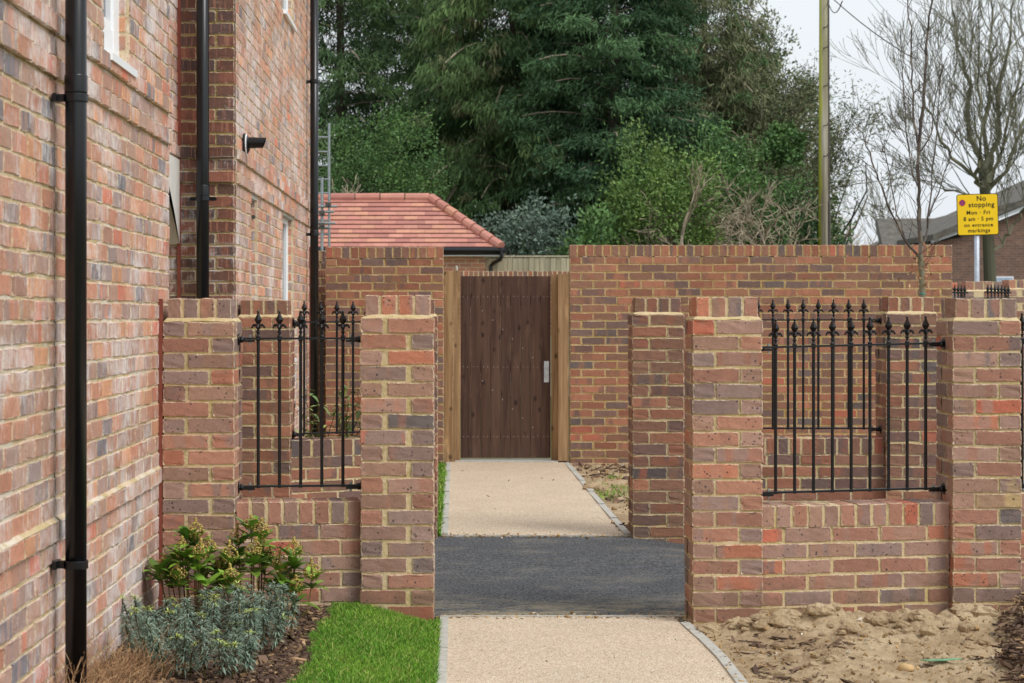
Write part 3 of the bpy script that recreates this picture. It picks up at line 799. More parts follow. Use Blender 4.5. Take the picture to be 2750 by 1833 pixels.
def bracket(mb, end, d, side):
    """bell-shaped socket fixed to a pier; end = rail end point on pier face, d = unit plan direction away from the pier"""
    a = math.atan2(d[1], d[0])
    prof = [(.0, .0), (.027, .0), (.028, .003), (.027, .006), (.014, .007), (.0165, .012), (.0165, .018), (.013, .026), (.008, .032), (.0, .033)]
    seg = 14; q = np.arange(seg)/seg*2*PI; v = []
    for r, h in prof:
        for t in q: v.append((end[0]+d[0]*h-d[1]*r*math.cos(t), end[1]+d[1]*h+d[0]*r*math.cos(t), end[2]-.004+r*math.sin(t)))
    f = [(i*seg+j, i*seg+(j+1) % seg, (i+1)*seg+(j+1) % seg, (i+1)*seg+j) for i in range(len(prof)-1) for j in range(seg)]
    mb.add(v, f)
    p0 = (end[0]+d[0]*.03, end[1]+d[1]*.03); p1 = (end[0]+d[0]*.078, end[1]+d[1]*.078)
    n = (-d[1]*.008, d[0]*.008)
    mb.xbox((p0[0]-n[0], p0[1]-n[1]), (p1[0]-n[0], p1[1]-n[1]), .016, end[2]-.017, end[2]-.0062)

def railing(label, p0, p1, zu0, zu1, zl0, zl1, bars, group='black spiked iron railings', r=.0078):
    """p0,p1 plan ends at the pier faces; bars = X of each bar"""
    p0 = np.array(p0, float); p1 = np.array(p1, float); d = p1-p0; L = np.linalg.norm(d); d /= L; n = np.array([-d[1], d[0]])
    t = thing('iron_railing', label, 'railing', ((p0[0]+p1[0])/2, (p0[1]+p1[1])/2, zl0), group)
    for (za, zb) in ((zu0, zu1), (zl0, zl1)):
        mb = MB(); a = p0+d*.012; b = p1-d*.012; w = .013
        q = [a-n*w, b-n*w, b+n*w, a+n*w]; zz = [za, zb, zb, za]; h = .0048
        mb.add([(q[i][0], q[i][1], zz[i]-h) for i in range(4)]+[(q[i][0], q[i][1], zz[i]+h) for i in range(4)],
               [(0, 3, 2, 1), (4, 5, 6, 7), (0, 1, 5, 4), (1, 2, 6, 5), (2, 3, 7, 6), (3, 0, 4, 7)])
        ro = part(mb, 'rail', M['iron'], t)
    dz = ((zu0+zu1)-(zl0+zl1))/2
    mb = MB(); mb.tube([(0, 0, -.004), (0, 0, dz)], r, 12, cap=True); mb.lathe([(.0, -.009), (.0095, -.008), (.0105, 0), (r, .007)], seg=10); mb.lathe([(r, dz-.014), (.0105, dz-.008), (.011, dz)], seg=10)
    bm = mb.mesh('bar', [M['iron']], smooth=False)
    for x in bars:
        k = (x-p0[0])/d[0] if abs(d[0]) > .2 else x
        P = p0+d*k; f = k/L
        zl = zl0+(zl1-zl0)*f; zu = zu0+(zu1-zu0)*f
        inst(bm, 'bar', t, (P[0], P[1], zl)); inst(FIN, 'finial', t, (P[0], P[1], zu+.004))
    for (e, dd, za, zb) in ((p0, d, zu0, zl0), (p1, -d, zu1, zl1)):
        for z in (za, zb):
            mb = MB(); bracket(mb, (e[0], e[1], z), dd, 0); br = part(mb, 'fixing_bracket', M['iron'], t)
            bb = MB(); c = e+dd*.055
            bb.lathe([(.0, z+.018), (.006, z+.018), (.0065, z+.0055), (.0035, z+.005), (.0035, z-.022), (.006, z-.022), (.006, z-.028), (0, z-.028)], (c[0], c[1], 0), seg=6)
            part(bb, 'bolt', M['steel'], br)
    return t
railing('black spiked railing with five bars at the front left, above the green shrubs', (-1.037, 9.43), (-.4545, 9.51), 1.343, 1.343, .642, .642, [-.944+.0996*i for i in range(5)])
railing('black spiked railing with nine bars at the front right, above the clay', (1.431, 9.49), (2.364, 9.665), 1.300, 1.319, .607, .616, [1.520+.0937*i for i in range(9)])
railing('black spiked railing at the back left, in front of the drainpipe and planter', (-1.037, 12.53), (-.466, 12.83), 1.412, 1.412, .708, .708, [-.966+.1*i for i in range(5)])
railing('black spiked railing at the back right, behind the nine-bar front railing', (1.447, 12.87), (2.732, 12.85), 1.424, 1.424, .725, .725, [2.624-.0975*i for i in range(12)])
railing('black spiked railing at the right edge of the photo, past the last front pier', (2.692, 9.66), (3.62, 9.8), 1.33, 1.345, .63, .64, [2.742+.0937*i for i in range(9)])

# ------------------------------------------------------------------ garden back walls
ZB = gz(18.4)-.04
def garden_wall(label, x0, x1, Y, top, k0=0, thick=.215):
    return low_wall(label, (x0, Y), (x1, Y), top, ZB, ('brickB', 'mortarB'), k0, 'tall garden walls either side of the gate', 'garden wall', 'garden_wall', hi=False)
garden_wall('tall brick garden wall left of the brown gate, behind the left piers', -1.22, -.1276, 18.44, 2.09)
garden_wall('long tall brick garden wall right of the brown gate', 1.048, 4.60, 18.5, 2.111, k0=1)
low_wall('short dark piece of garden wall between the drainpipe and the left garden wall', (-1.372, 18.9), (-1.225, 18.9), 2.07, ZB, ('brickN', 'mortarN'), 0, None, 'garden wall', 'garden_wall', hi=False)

# gate
YG = 18.66; sG = sc(YG)
gx = lambda x: (x-CX)/sG
gzz = lambda y: CAMZ+(CY-y)/sG
g = thing('garden_gate', 'dark brown boarded timber gate at the end of the path', 'gate', (gx(1358), YG, gz(18.6)))
lx0, lx1 = gx(1237), gx(1479); zt, zbm = gzz(741), gzz(1229)
leaf = MB(); nb = 9; bw = (lx1-lx0)/nb
mb = MB()
for i in range(nb):
    a = lx0+i*bw; rr = rng.random(3); yo = rng.normal(0, .0015)
    mb.add([(a+.001, YG+yo+.004, zbm), (a+.003, YG+yo, zbm), (a+bw-.003, YG+yo, zbm), (a+bw-.001, YG+yo+.004, zbm), (a+bw-.0006, YG+.022, zbm), (a+.0006, YG+.022, zbm)] +
           [(a+.001, YG+yo+.004, zt), (a+.003, YG+yo, zt), (a+bw-.003, YG+yo, zt), (a+bw-.001, YG+yo+.004, zt), (a+bw-.0006, YG+.022, zt), (a+.0006, YG+.022, zt)],
           [(j, (j+1) % 6, 6+(j+1) % 6, 6+j) for j in range(6)]+[(0, 3, 4, 5), (0, 1, 2, 3), (6, 11, 10, 9), (6, 9, 8, 7)], rnd=np.tile(rr, (12, 1)))
bp = part(mb, 'boarding', M['gate'], g)
mb = MB(); mb.box(lx0+.02, lx1-.02, YG+.024, YG+.06, zt-.28, zt-.18); mb.box(lx0+.02, lx1-.02, YG+.024, YG+.06, zbm+.15, zbm+.25); mb.box(lx0+.02, lx1-.02, YG+.024, YG+.06, (zt+zbm)/2-.05, (zt+zbm)/2+.05)
part(mb, 'ledges', M['gate'], g)
mb = MB()
for zz in (gzz(796), gzz(985), gzz(1172)):
    for i in range(nb):
        for q in (.3, .7):
            x = lx0+(i+q)*bw; mb.lathe([(0, -.0015), (.0024, -.0015), (.0024, .003)], (x, YG-.001, zz+rng.normal(0, .002)), 'y', 6)
for k in range(1, 7):   # nails of the diagonal braces
    for (za, zb_) in ((796, 985), (985, 1172)):
        x = lx0+(k+1.2)*bw; y_ = za+(zb_-za)*(k+.5)/7.5; mb.lathe([(0, -.003), (.0035, -.003), (.0035, .003)], (x, YG-.001, gzz(y_)), 'y', 6)
part(mb, 'nails', M['white'], bp)
mb = MB(); hx0, hx1, hz0, hz1 = gx(1461), gx(1474), gzz(1026), gzz(969)
mb.box(hx0, hx1, YG-.006, YG-.001, hz0, hz1); mb.box(hx0+.014, hx1-.014, YG-.018, YG-.006, hz0+.05, hz1-.06); mb.lathe([(0, -.03), (.008, -.028), (.009, -.006)], ((hx0+hx1)/2, YG, hz1-.055), 'y', 10)
part(mb, 'handle', plain('bright_zinc', (206, 212, 218), .35, .6, .2), g)
mb = MB()
mb.box(gx(1192), gx(1216.4), YG-.10, YG+.0, gz(18.6)-.1, gzz(729)); mb.box(gx(1217), gx(1236), YG-.055, YG+.03, gz(18.6)-.1, gzz(726))
part(mb, 'gate_post', M['post'], g)
mb = MB()
mb.box(gx(1497), gx(1525.5), YG-.14, YG-.02, gz(18.6)-.1, gzz(736)); mb.box(gx(1480.5), gx(1497)+.01, YG-.012, YG+.04, gz(18.6)-.1, gzz(736))
part(mb, 'gate_post', M['post'], g)
mb = MB(); mb.lathe([(0, .05), (.012, .045), (.014, .0)], (gx(1226), YG-.02, gzz(727)), 'z', 8); part(mb, 'post_cap', M['concrete'], g)

# far wall with brick-on-edge top behind the gate, close-board fence
low_wall('distant garden wall whose brick coping shows just above the gate', (-2.2, 31.0), (2.4, 31.0), 2.15, 1.2, ('brickB', 'mortar'), 0, None, 'garden wall', 'garden_wall', hi=False)
mb = MB(); wd = .1
for i in range(30):
    x = .53+i*wd; mb.box(x+.003, x+wd-.003, 37.0+.006*(i % 2), 37.03+.006*(i % 2), -.05, 2.53+rng.normal(0, .004), rnd=np.tile(rng.random(3), (8, 1)))
fe = thing('board_fence', 'weathered close-board timber fence beside the garage', 'fence', (1.6, 37, 0))
part(mb, 'boards', M['fencew'], fe)
mb = MB(); mb.box(.53, 3.6, 36.99, 37.06, 2.545, 2.575); part(mb, 'capping_rail', M['fencew'], fe)

# ------------------------------------------------------------------ house
HP = .0761; HZ0 = -.015
def hz(k): return HZ0+k*HP
XW = -1.39
house = thing('brick_house', 'red brick house on the left with white windows and black drainpipes', 'house', (-1.6, 10.0, 0))
HM = [M['brickH'], M['mortarH']]
w0 = 4.2
mb = wall_mesh((XW, w0), (XW, 6.888), hz(0), 50, HP, .33, [], (9, 30, 32), k0=0, jit=.0016)
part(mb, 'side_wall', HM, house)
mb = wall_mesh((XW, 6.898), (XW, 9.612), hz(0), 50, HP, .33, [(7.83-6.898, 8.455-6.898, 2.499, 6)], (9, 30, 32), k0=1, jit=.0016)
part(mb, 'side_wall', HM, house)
mb = MB(); mb.box(XW-.12, XW-.004, 6.886, 6.900, -.05, 3.7); part(mb, 'movement_joint', plain('joint_filler', (92, 72, 62), .8), house)
# fillet of mortar on the plinth course
def fillet(x, y0, y1, z, wd, h):
    m_ = MB(); n = int((y1-y0)/.06); vs = []
    for i in range(n+1):
        y = y0+(y1-y0)*i/n
        vs += [(x+wd+rng.normal(0, .0008), y, z-.004+rng.normal(0, .001)), (x-.004, y, z+h+rng.normal(0, .001))]
    m_.add(vs, [(2*i, 2*i+2, 2*i+3, 2*i+1) for i in range(n)])
    return m_
part(fillet(XW, w0, 6.886, hz(10), .016, .012), 'plinth_fillet', M['mortarH'], house)
part(fillet(XW, 6.90, 9.27, hz(10), .016, .012), 'plinth_fillet', M['mortarH'], house)
# porch recess wall and return wall
mb = wall_mesh((-1.72, 9.2), (-1.72, 12.25), hz(32), 36, HP, .3, [], (0,), k0=0); part(mb, 'porch_wall', HM, house)
ND = [M['brickN'], M['mortarN']]
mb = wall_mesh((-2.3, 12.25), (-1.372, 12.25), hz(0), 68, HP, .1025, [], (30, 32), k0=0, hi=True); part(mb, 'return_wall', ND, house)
XV = -1.37
YW = 12.3625
mb = wall_mesh((XV, YW), (XV, 18.92), hz(0), 68, HP, .3,
               [(13.24-YW, 13.67-YW, -.1, 2.265), (15.62-YW, 16.66-YW, 1.10, 2.265), (15.62-YW, 16.66-YW, 3.865, 9)], (30, 32), k0=1, jit=.0016)
part(mb, 'far_side_wall', HM, house)
mb = MB(); mb.box(-2.2, -1.68, 4.2, 9.6, -.1, 3.79); mb.box(-2.9, -2.02, 4.2, 20, -.1, 5.1); mb.box(-2.0, -1.675, 12.5, 18.9, -.1, 5.1); mb.box(-1.66, -1.376, 12.352, 12.37, -.1, 5.1)
part(mb, 'inner_core', M['mortarH'], house)
# soldier-like reveals: brick reveals of the openings
def reveal(x0, x1, Y, za, zb_):
    m_ = MB(); B = []
    k = math.ceil((za-HZ0)/HP)
    while hz(k)+HP <= zb_+.03:
        B.append(((x0+x1)/2, Y+BD, hz(k)+HP/2, (x1-x0)/2-.001, BD, .0325, 0)); k += 1
    bricks_to(m_, B, T_LO, 0)
    m_.box(x0, x1-.003, Y+.0035, Y+.09, za, zb_, mat=1)
    return m_
part(reveal(XW-.10, XW-.0165, 8.451, 2.50, 3.75), 'reveal', HM, house)
part(reveal(XV-.30, XV-.0165, 13.666, 0, 2.265), 'reveal', HM, house)
part(reveal(XV-.10, XV-.0165, 16.656, 1.10, 2.265), 'reveal', HM, house)
part(reveal(XV-.10, XV-.0165, 16.656, 3.87, 5.1), 'reveal', HM, house)

def window(X, y0, y1, z0, z1, label, rec=.045, fw=.055):
    w = MB(); x = X-rec
    w.box(x-.06, x, y0+.001, y0+fw, z0, z1); w.box(x-.06, x, y1-fw, y1-.001, z0, z1)
    w.box(x-.058, x-.002, y0+fw, y1-fw, z0, z0+fw); w.box(x-.058, x-.002, y0+fw, y1-fw, z1-fw, z1)
    w.box(x-.05, x-.008, y0+fw, y0+fw+.035, z0+fw, z1-fw); w.box(x-.05, x-.008, y1-fw-.035, y1-fw, z0+fw, z1-fw)
    w.box(x-.05, x-.008, y0+fw+.035, y1-fw-.035, z0+fw, z0+fw+.035)
    win = part(w, 'window', M['white'], house, label=label)
    p = MB(); p.box(x-.035, x-.028, y0+.06, y1-.06, z0+.06, z1-.06); part(p, 'pane', M['glass'], win)
    s = MB()
    s.add([(X-.05, y0-.0, z0-.034), (X+.025, y0+.06, z0-.034), (X+.025, y1+.045, z0-.034), (X-.05, y1+.045, z0-.034),
           (X-.05, y0, z0+.004), (X+.025, y0+.06, z0-.003), (X+.025, y1+.045, z0-.003), (X-.05, y1+.045, z0+.004)],
          [(0, 3, 2, 1), (4, 5, 6, 7), (0, 1, 5, 4), (1, 2, 6, 5), (2, 3, 7, 6), (3, 0, 4, 7)])
    part(s, 'sill', M['white'], win)
window(XW, 7.83, 8.455, 2.499, 3.75, 'white upvc window high on the nearest wall', fw=.14)
window(XV, 15.62, 16.66, 3.865, 5.1, 'white upper window on the far wall')
window(XV, 15.62, 16.66, 1.10, 2.262, 'white lower window on the far wall')
mb = MB(); mb.box(XV-.2, XV-.15, 13.24, 13.67, 0, 2.26); part(mb, 'door', M['white'], house)
mb = MB(); mb.box(XV-.14, XV-.004, 13.2, 13.7, 2.24, 2.268); part(mb, 'lintel', M['concrete'], house)
mb = MB(); mb.box(XV-.12, XV-.004, 15.6, 16.68, 2.25, 2.27); part(mb, 'lintel', M['concrete'], house)
# white cheek of the porch canopy
mb = MB(); mb.prism([(11.3, 2.41), (12.245, 2.41), (12.245, 1.89), (12.0, 2.085), (11.75, 2.25), (11.3, 2.36)], 'x', -1.80, -1.706)
part(mb, 'canopy_cheek', M['cream'], house)
mb = MB(); mb.prism([(11.3, 2.35), (12.243, 2.35), (12.243, 1.882), (12.0, 2.078), (11.75, 2.243)], 'x', -2.25, -1.803); part(mb, 'canopy_soffit_shade', M['darkgrey'], house)  # canopy underside, its shade put into the dark grey colour
# red sealant joints
mb = MB(); mb.box(-1.722, -1.700, 12.238, 12.26, -.1, 5.1); part(mb, 'sealant_joint', M['sealant'], house)
mb = MB(); mb.box(XW-.003, -1.3725, 9.272, 9.29, -.05, 1.53); part(mb, 'sealant_joint', M['sealant'], house)
mb = MB(); mb.box(XV+.001, XV+.022, 18.42, 18.44, 0, 2.09); part(mb, 'sealant_joint', M['sealant'], house)

def downpipe(X, Y, r, ztop, sockets, clips, arm, label, zbot=-.1, taper=None):
    m_ = MB(); m_.tube([(X, Y, zbot), (X, Y, ztop)], r, 28)
    for (za, zb_) in sockets:
        m_.lathe([(r, za), (r*1.07, za), (r*1.075, za+.004), (r*1.075, zb_-.004), (r*1.05, zb_), (r, zb_+.001)], (X, Y, 0), 'z', 28)
    dp = part(m_, 'drainpipe', M['pvc'], house, smooth=False, label=label)
    for p in dp.data.polygons: p.use_smooth = abs(p.normal.z) < .3
    for z in clips:
        c = MB(); R = r*1.14
        c.lathe([(r*1.0, z-.014), (R, z-.014), (R*1.01, z-.011), (R*1.01, z+.011), (R, z+.014), (r*1.0, z+.014)], (X, Y, 0), 'z', 28)
        if arm == 'x':
            c.box(XW if X < -1.305 else XV, X-r*.6, Y-.012, Y+.012, z-.013, z+.013)
            c.box(X-.073, X-.06, Y-.04, Y+.04, z-.014, z+.014)
        else:
            for sgn in (-1, 1):
                c.box(X+sgn*.05-.025, X+sgn*.05+.025, Y+r*.55, Y+r*.55+.008, z-.0115, z+.0115)
                c.lathe([(0, -.002), (.0115, -.002), (.0115, .0)], (X+sgn*.072, Y+r*.55, z), 'y', 12)
                c.lathe([(0, -.006), (.006, -.006), (.006, 0)], (X+sgn*.062, Y+r*.55, z), 'y', 8)
        part(c, 'pipe_clip', M['pvc'], dp)
s1 = 5347/6.83
z1 = lambda y: CAMZ+(CY-y)/s1
downpipe(-1.308, 6.83, .0365, 4.2, [(z1(250), z1(201))], [z1(263), z1(1515)], 'x', 'near black drainpipe')
s2 = 5347/12.17; z2 = lambda y: CAMZ+(CY-y)/s2
downpipe(-1.555, 12.165, .0385, 5.1, [(z2(527), z2(497))], [z2(533)], 'y', 'black drainpipe in the porch corner')
s3 = 5347/18.1; z3 = lambda y: CAMZ+(CY-y)/s3
downpipe(-1.300, 18.1, .0375, 5.1, [(z3(628), z3(618)), (z3(222), z3(212))], [z3(629), z3(219)], 'x', 'far black drainpipe at the end of the house')
# flue terminal
vz = CAMZ+(CY-388)/ (FPX/12.75); vy = 12.75
mb = MB(); mb.lathe([(0, .001), (.072, .001), (.074, .010), (.066, .018), (.056, .030), (.042, .038)], (XV, vy, vz), 'x', 20)
vt = part(mb, 'flue_terminal', M['pvc'], house, label='black flue terminal')
mb = MB(); mb.lathe([(.064, .0175), (.0675, .0175), (.0675, .0225), (.060, .025)], (XV, vy, vz), 'x', 20); part(mb, 'white_ring', M['white'], vt)
mb = MB(); seg = 18; v = []
for h, r in ((.02, .036), (.085, .036), (.085, .034), (None, .034)):
    for j in range(seg):
        a = 2*PI*j/seg; z = r*math.sin(a); x = (h if h is not None else .135+.35*z)
        v.append((XV+x, vy+r*math.cos(a), vz+z+.012))
mb.add(v, [(i*seg+j, i*seg+(j+1) % seg, (i+1)*seg+(j+1) % seg, (i+1)*seg+j) for i in range(3) for j in range(seg)]); part(mb, 'spout', M['pvc'], vt)
# small tap seen in the doorway reveal
mb = MB(); mb.lathe([(0, -.012), (.013, -.012), (.015, 0)], (XV-.03, 13.672, CAMZ+(CY-582)/391), 'y', 12); part(mb, 'doorbell', M['darkgrey'], house)

# ------------------------------------------------------------------ garage behind
gar = thing('garage', 'small garage with a pink-red tiled hipped roof behind the left garden wall', 'garage', (-3, 37, 0))
YE = 35.6; ze = 2.67; run = 1.27; rise = .95; xr = .76; xl = -8.0
mb = MB(); mb.box(xl+.25, xr-.25, YE+.22, YE+2.3, -.05, ze-.05); part(mb, 'wall', M['garbrick'], gar)
rf = MB(); rows = 11; rf.add([(xl, YE+.03, ze-.03), (xr-.02, YE+.03, ze-.03), (xr-run, YE+run, ze+rise-.03), (xl, YE+run, ze+rise-.03)], [(0, 1, 2, 3)], rnd=np.tile([.7, 0, .5], (4, 1)))
def roof_face(fn, L0f, L1f, rows, tw=.26):
    for i in range(rows):
        t0, t1 = i/rows, (i+1)/rows
        a, b = L0f(t0), L1f(t0); a2, b2 = L0f(t1), L1f(t1)
        off = (i % 2)*tw/2; x = a-off
        while x < b:
            xa, xb = max(x, a)+.002, min(x+tw, b)-.002
            if xb-xa > .02:
                ca = max(xa, a2+(0)) if xa < a2 else xa; cb = min(xb, b2) if xb > b2 else xb
                if cb <= ca: cb = ca = (xa+xb)/2
                th = .03; rr = np.tile(rng.random(3), (6, 1))
                P = [fn(xa, t0, th), fn(xb, t0, th), fn(cb, t1, .004), fn(ca, t1, .004), fn(xa, t0, th-.012), fn(xb, t0, th-.012)]
                rf.add(P, [(0, 1, 2, 3), (4, 5, 1, 0)], rnd=rr)
            x += tw
roof_face(lambda x, t, th: (x, YE+run*t, ze+rise*t+th), lambda t: xl, lambda t: xr-run*t, rows)
roof_face(lambda y, t, th: (xr-run*t, y, ze+rise*t+th), lambda t: YE+run*t, lambda t: YE+2*run-run*t, rows)
ro = part(rf, 'roof', M['tile'], gar)
mb = MB()
hp0 = np.array([xr+.02, YE-.02, ze+.02]); hp1 = np.array([xr-run, YE+run, ze+rise+.03]); nh = 8
for i in range(nh):
    a = hp0+(hp1-hp0)*(i/nh+.003); b = hp0+(hp1-hp0)*((i+1)/nh-.01); mb.tube([a, b], [.095, .085], 10)
for i in range(15):
    x1 = xr-run-i*.46; mb.tube([(x1-.01, YE+run, ze+rise+.02), (x1-.45, YE+run, ze+rise+.02)], [.09, .085], 10)
part(mb, 'ridge_tiles', M['tile'], ro)
mb = MB(); mb.tube([(xl, YE-.06, ze-.05), (xr+.08, YE-.06, ze-.05)], .055, 10); mb.box(xl, xr+.02, YE-.005, YE+.02, ze-.13, ze-.012); mb.tube([(xr+.08, YE-.06, ze-.05), (xr+.08, YE+2.5, ze-.05)], .055, 8)
gp = [pt(1346, 668, YE-.1), pt(1347, 688, YE-.1), pt(1342, 697, YE-.08), pt(1324, 707, YE+.1), pt(1318, 714, YE+.15), pt(1317, 760, YE+.15), (pt(1317, 760, YE+.15)[0], YE+.15, 0)]
mb.tube(gp, .035, 10); part(mb, 'gutter', M['pvc'], gar)
mb = MB(); mb.box(xl, xr+.02, YE+.0, YE+.3, ze-.15, ze-.125); part(mb, 'soffit', M['white'], gar)

# ladder / scaffold at left
lad = thing('scaffold', 'grey scaffold poles with a ladder beside the garage roof', 'scaffold', (-2.3, 34, 0))
YL = 34.2; sL = sc(YL); lx = lambda x: (x-CX)/sL; lz = lambda y: CAMZ+(CY-y)/sL
l_ = MB(); l_.tube([(lx(884), YL, 0), (lx(884), YL, lz(330))], .022, 8); l_.tube([(lx(834), YL, 0), (lx(834), YL, lz(330))], .022, 8)
lp = part(l_, 'ladder', M['steel'], lad)
for y in (368, 407, 444, 481, 518, 555, 592, 629):
    r_ = MB(); r_.tube([(lx(834), YL, lz(y)), (lx(884), YL, lz(y))], .016, 8); part(r_, 'rung', M['steel'], lp)
for (x, y0, y1) in ((867, 478, 1000),):
    p_ = MB(); p_.tube([(lx(x), YL-.2, lz(y1)), (lx(x), YL-.2, lz(y0))], .026, 8); part(p_, 'standard', M['steel'], lad)
for y, xe in ((556, 908), (570, 900), (601, 903), (612, 890)):
    p_ = MB(); p_.tube([(lx(800), YL-.26, lz(y)), (lx(xe), YL-.26, lz(y))], .022, 8); part(p_, 'ledger', M['steel'], lad)
for (x, y) in ((867, 574), (867, 606), (884, 552)):
    p_ = MB(); p_.box(lx(x)-.045, lx(x)+.045, YL-.3, YL-.17, lz(y)-.04, lz(y)+.04); p_.lathe([(0, -.05), (.02, -.05), (.02, .0)], (lx(x)+.03, YL-.3, lz(y)), 'y', 6); part(p_, 'coupler', M['darkgrey'], lad)

# ------------------------------------------------------------------ far right: piers with small railings
YP = 21.4
def far_pier(x0px, x1px, ypx, label, Y=YP):
    s = sc(Y); x0 = (x0px-CX)/s; x1 = (x1px-CX)/s; top = CAMZ+(CY-ypx)/s
    pier(label, x0, Y, x1-x0, top, .0, 0, ('brick', 'mortar'), dep=.34, group='distant brick piers at the right')
far_pier(2490, 2577, 758, 'distant brick pier just right of the young bare tree')
far_pier(2590, 2697, 755, 'distant brick pier in front of the sign post')
far_pier(2706, 2800, 750, 'distant brick pier at the right edge below the sign')
def far_rail(xpx, label):
    Y0 = 19.2; s = sc(Y0); X0 = (xpx-CX)/s
    t = thing('iron_railing', label, 'railing', (X0, Y0, .9), 'black spiked iron railings')
    tip = CAMZ+(CY-763)/s
    bm_ = MB(); bm_.tube([(0, 0, -.9), (0, 0, 0)], .008, 8); bme = bm_.mesh('bar', [M['iron']])
    for i in range(7):
        Y = Y0+.10*i; X = X0*Y/Y0+.034*i*1.0-.0
        inst(FIN, 'finial', t, (X, Y, tip-.13)); inst(bme, 'bar', t, (X, Y, tip-.13))
    m_ = MB(); m_.tube([(X0-.35, Y0-.02, tip-.14), (X0, Y0, tip-.135), (X0*(Y0+.6)/Y0+.034*6, Y0+.6, tip-.135)], .009, 8); part(m_, 'rail', M['iron'], t)
far_rail(2536, 'tiny distant railing seen end-on, left of the sign post')
far_rail(2653, 'tiny distant railing seen end-on, right of the sign post')

# ------------------------------------------------------------------ sign
YS = 29.0; sS = sc(YS)
sx = lambda x: (x-CX)/sS; sz = lambda y: CAMZ+(CY-y)/sS
cxs, czs = sx(2625.5), sz(575.5); hw = (2682-2569)/2/sS-.004; hh = (632-519)/2/sS-.004
sg = thing('parking_sign', 'yellow no stopping sign on a grey post', 'road sign', (cxs, YS, 0))
mb = MB(); mb.tube([(cxs, YS+.045, -.1), (cxs, YS+.045, czs+hh-.05)], .038, 16); part(mb, 'post', plain('grey_post', (176, 184, 196), .4, .5, .2), sg, True)
def rrect(hw, hh, r, n=6):
    p = []
    for (sx_, sy_, a0) in ((1, 1, 0), (-1, 1, PI/2), (-1, -1, PI), (1, -1, 1.5*PI)):
        for i in range(n+1):
            a = a0+PI/2*i/n; p.append((sx_*(hw-r)+r*math.cos(a), sy_*(hh-r)+r*math.sin(a)))
    return p
tilt = math.radians(1.6)
def tl(p): return (cxs+p[0]*math.cos(tilt)-p[1]*math.sin(tilt), czs+p[0]*math.sin(tilt)+p[1]*math.cos(tilt))
blk = plain('sign_black', (24, 24, 22), .5, .3, 0, .02)
yel = plain('sign_yellow', (250, 206, 8), .45, .4, 0, .03, 3)
mb = MB(); mb.prism([tl(p) for p in rrect(hw, hh, .04)], 'y', YS, YS+.004); part(mb, 'plate', blk, sg)
mb = MB(); mb.prism([tl(p) for p in rrect(hw-.011, hh-.011, .03)], 'y', YS-.003, YS-.0005); part(mb, 'yellow_face', yel, sg)
def text(body, x, y, h, mat, name='lettering', sy=1.0, space=1.0):
    c = bpy.data.curves.new('t', 'FONT'); c.body = body; c.size = h; c.align_x = 'CENTER'; c.space_character = space; c.offset = h*.022
    o = bpy.data.objects.new('t', c); col.objects.link(o)
    dg = bpy.context.evaluated_depsgraph_get(); me = bpy.data.meshes.new_from_object(o.evaluated_get(dg))
    bpy.data.objects.remove(o)
    for v in me.vertices:
        p = tl((x+v.co.x, y+v.co.y)); z = v.co.z
        v.co = (p[0]-cxs, -.0045, p[1]-0)
    me.materials.clear(); me.materials.append(mat)
    ob = bpy.data.objects.new(name, me); col.objects.link(ob); ob.parent = sg
u = 1/sS
def sy(y): return (575.5-y)/sS
def sxx(x): return (x-2625.5)/sS
text('No', sxx(2636), sy(538.5), .102, blk, space=1.1); text('stopping', sxx(2636), sy(555), .098, blk, space=1.12)
text('Mon \u00b7 Fri', sxx(2627), sy(575), .08, blk, space=1.15); text('8 am \u00b7 5 pm', sxx(2627), sy(592), .08, blk, space=1.12)
text('on entrance', sxx(2627), sy(608), .074, blk, space=1.16); text('markings', sxx(2628), sy(623), .078, blk, space=1.16)
rx, rz = tl((sxx(2585), sy(543))); R_ = 8.4*u
mb = MB(); mb.lathe([(0, -.006), (R_, -.006), (R_, -.003)], (rx, YS, rz), 'y', 24); rd = part(mb, 'roundel', plain('sign_blue', (52, 62, 150), .5), sg)
red = plain('sign_red', (206, 50, 60), .5)
mb = MB(); mb.lathe([(R_*.78, -.008), (R_, -.008), (R_, -.003)], (rx, YS, rz), 'y', 24)
for a in (PI/4, -PI/4):
    c, s = math.cos(a), math.sin(a); w = R_*.11; l = R_*.8
    mb.prism([(rx+c*l-s*w, rz+s*l+c*w), (rx-c*l-s*w, rz-s*l+c*w), (rx-c*l+s*w, rz-s*l-c*w), (rx+c*l+s*w, rz+s*l-c*w)], 'y', YS-.0085+(.0004 if a > 0 else 0), YS-.006)
part(mb, 'red_cross_ring', red, rd)

# ------------------------------------------------------------------ school building far right
YB = 58.0; sB = sc(YB); bx = lambda x: (x-CX)/sB; bz = lambda y: CAMZ+(CY-y)/sB
bld = thing('school_building', 'distant brown brick building with grey tiled gable roof behind the sign', 'building', (bx(2700), YB, 0))
mb = MB(); mb.prism([(bx(2440), -.05), (bx(3000), -.05), (bx(3000), bz(452)), (bx(2750), bz(566)), (bx(2573), bz(638)), (bx(2440), bz(665))], 'y', YB, YB+.3); part(mb, 'gable_wall', M['farbrick'], bld)
mb = MB(); mb.prism([(bx(2499), bz(653)), (bx(2750), bz(562)), (bx(3000), bz(450)), (bx(3000), bz(440)), (bx(2750), bz(550)), (bx(2499), bz(645))], 'y', YB-.25, YB-.05); part(mb, 'bargeboard', plain('weathered_white', (196, 200, 204), .6), bld)
mb = MB(); mb.prism([(bx(2500), bz(646)), (bx(2750), bz(549)), (bx(3000), bz(438)), (bx(3000), bz(420)), (bx(2750), bz(534)), (bx(2683), bz(551)), (bx(2500), bz(630))], 'y', YB-.3, YB+9); part(mb, 'roof', M['slate'], bld)
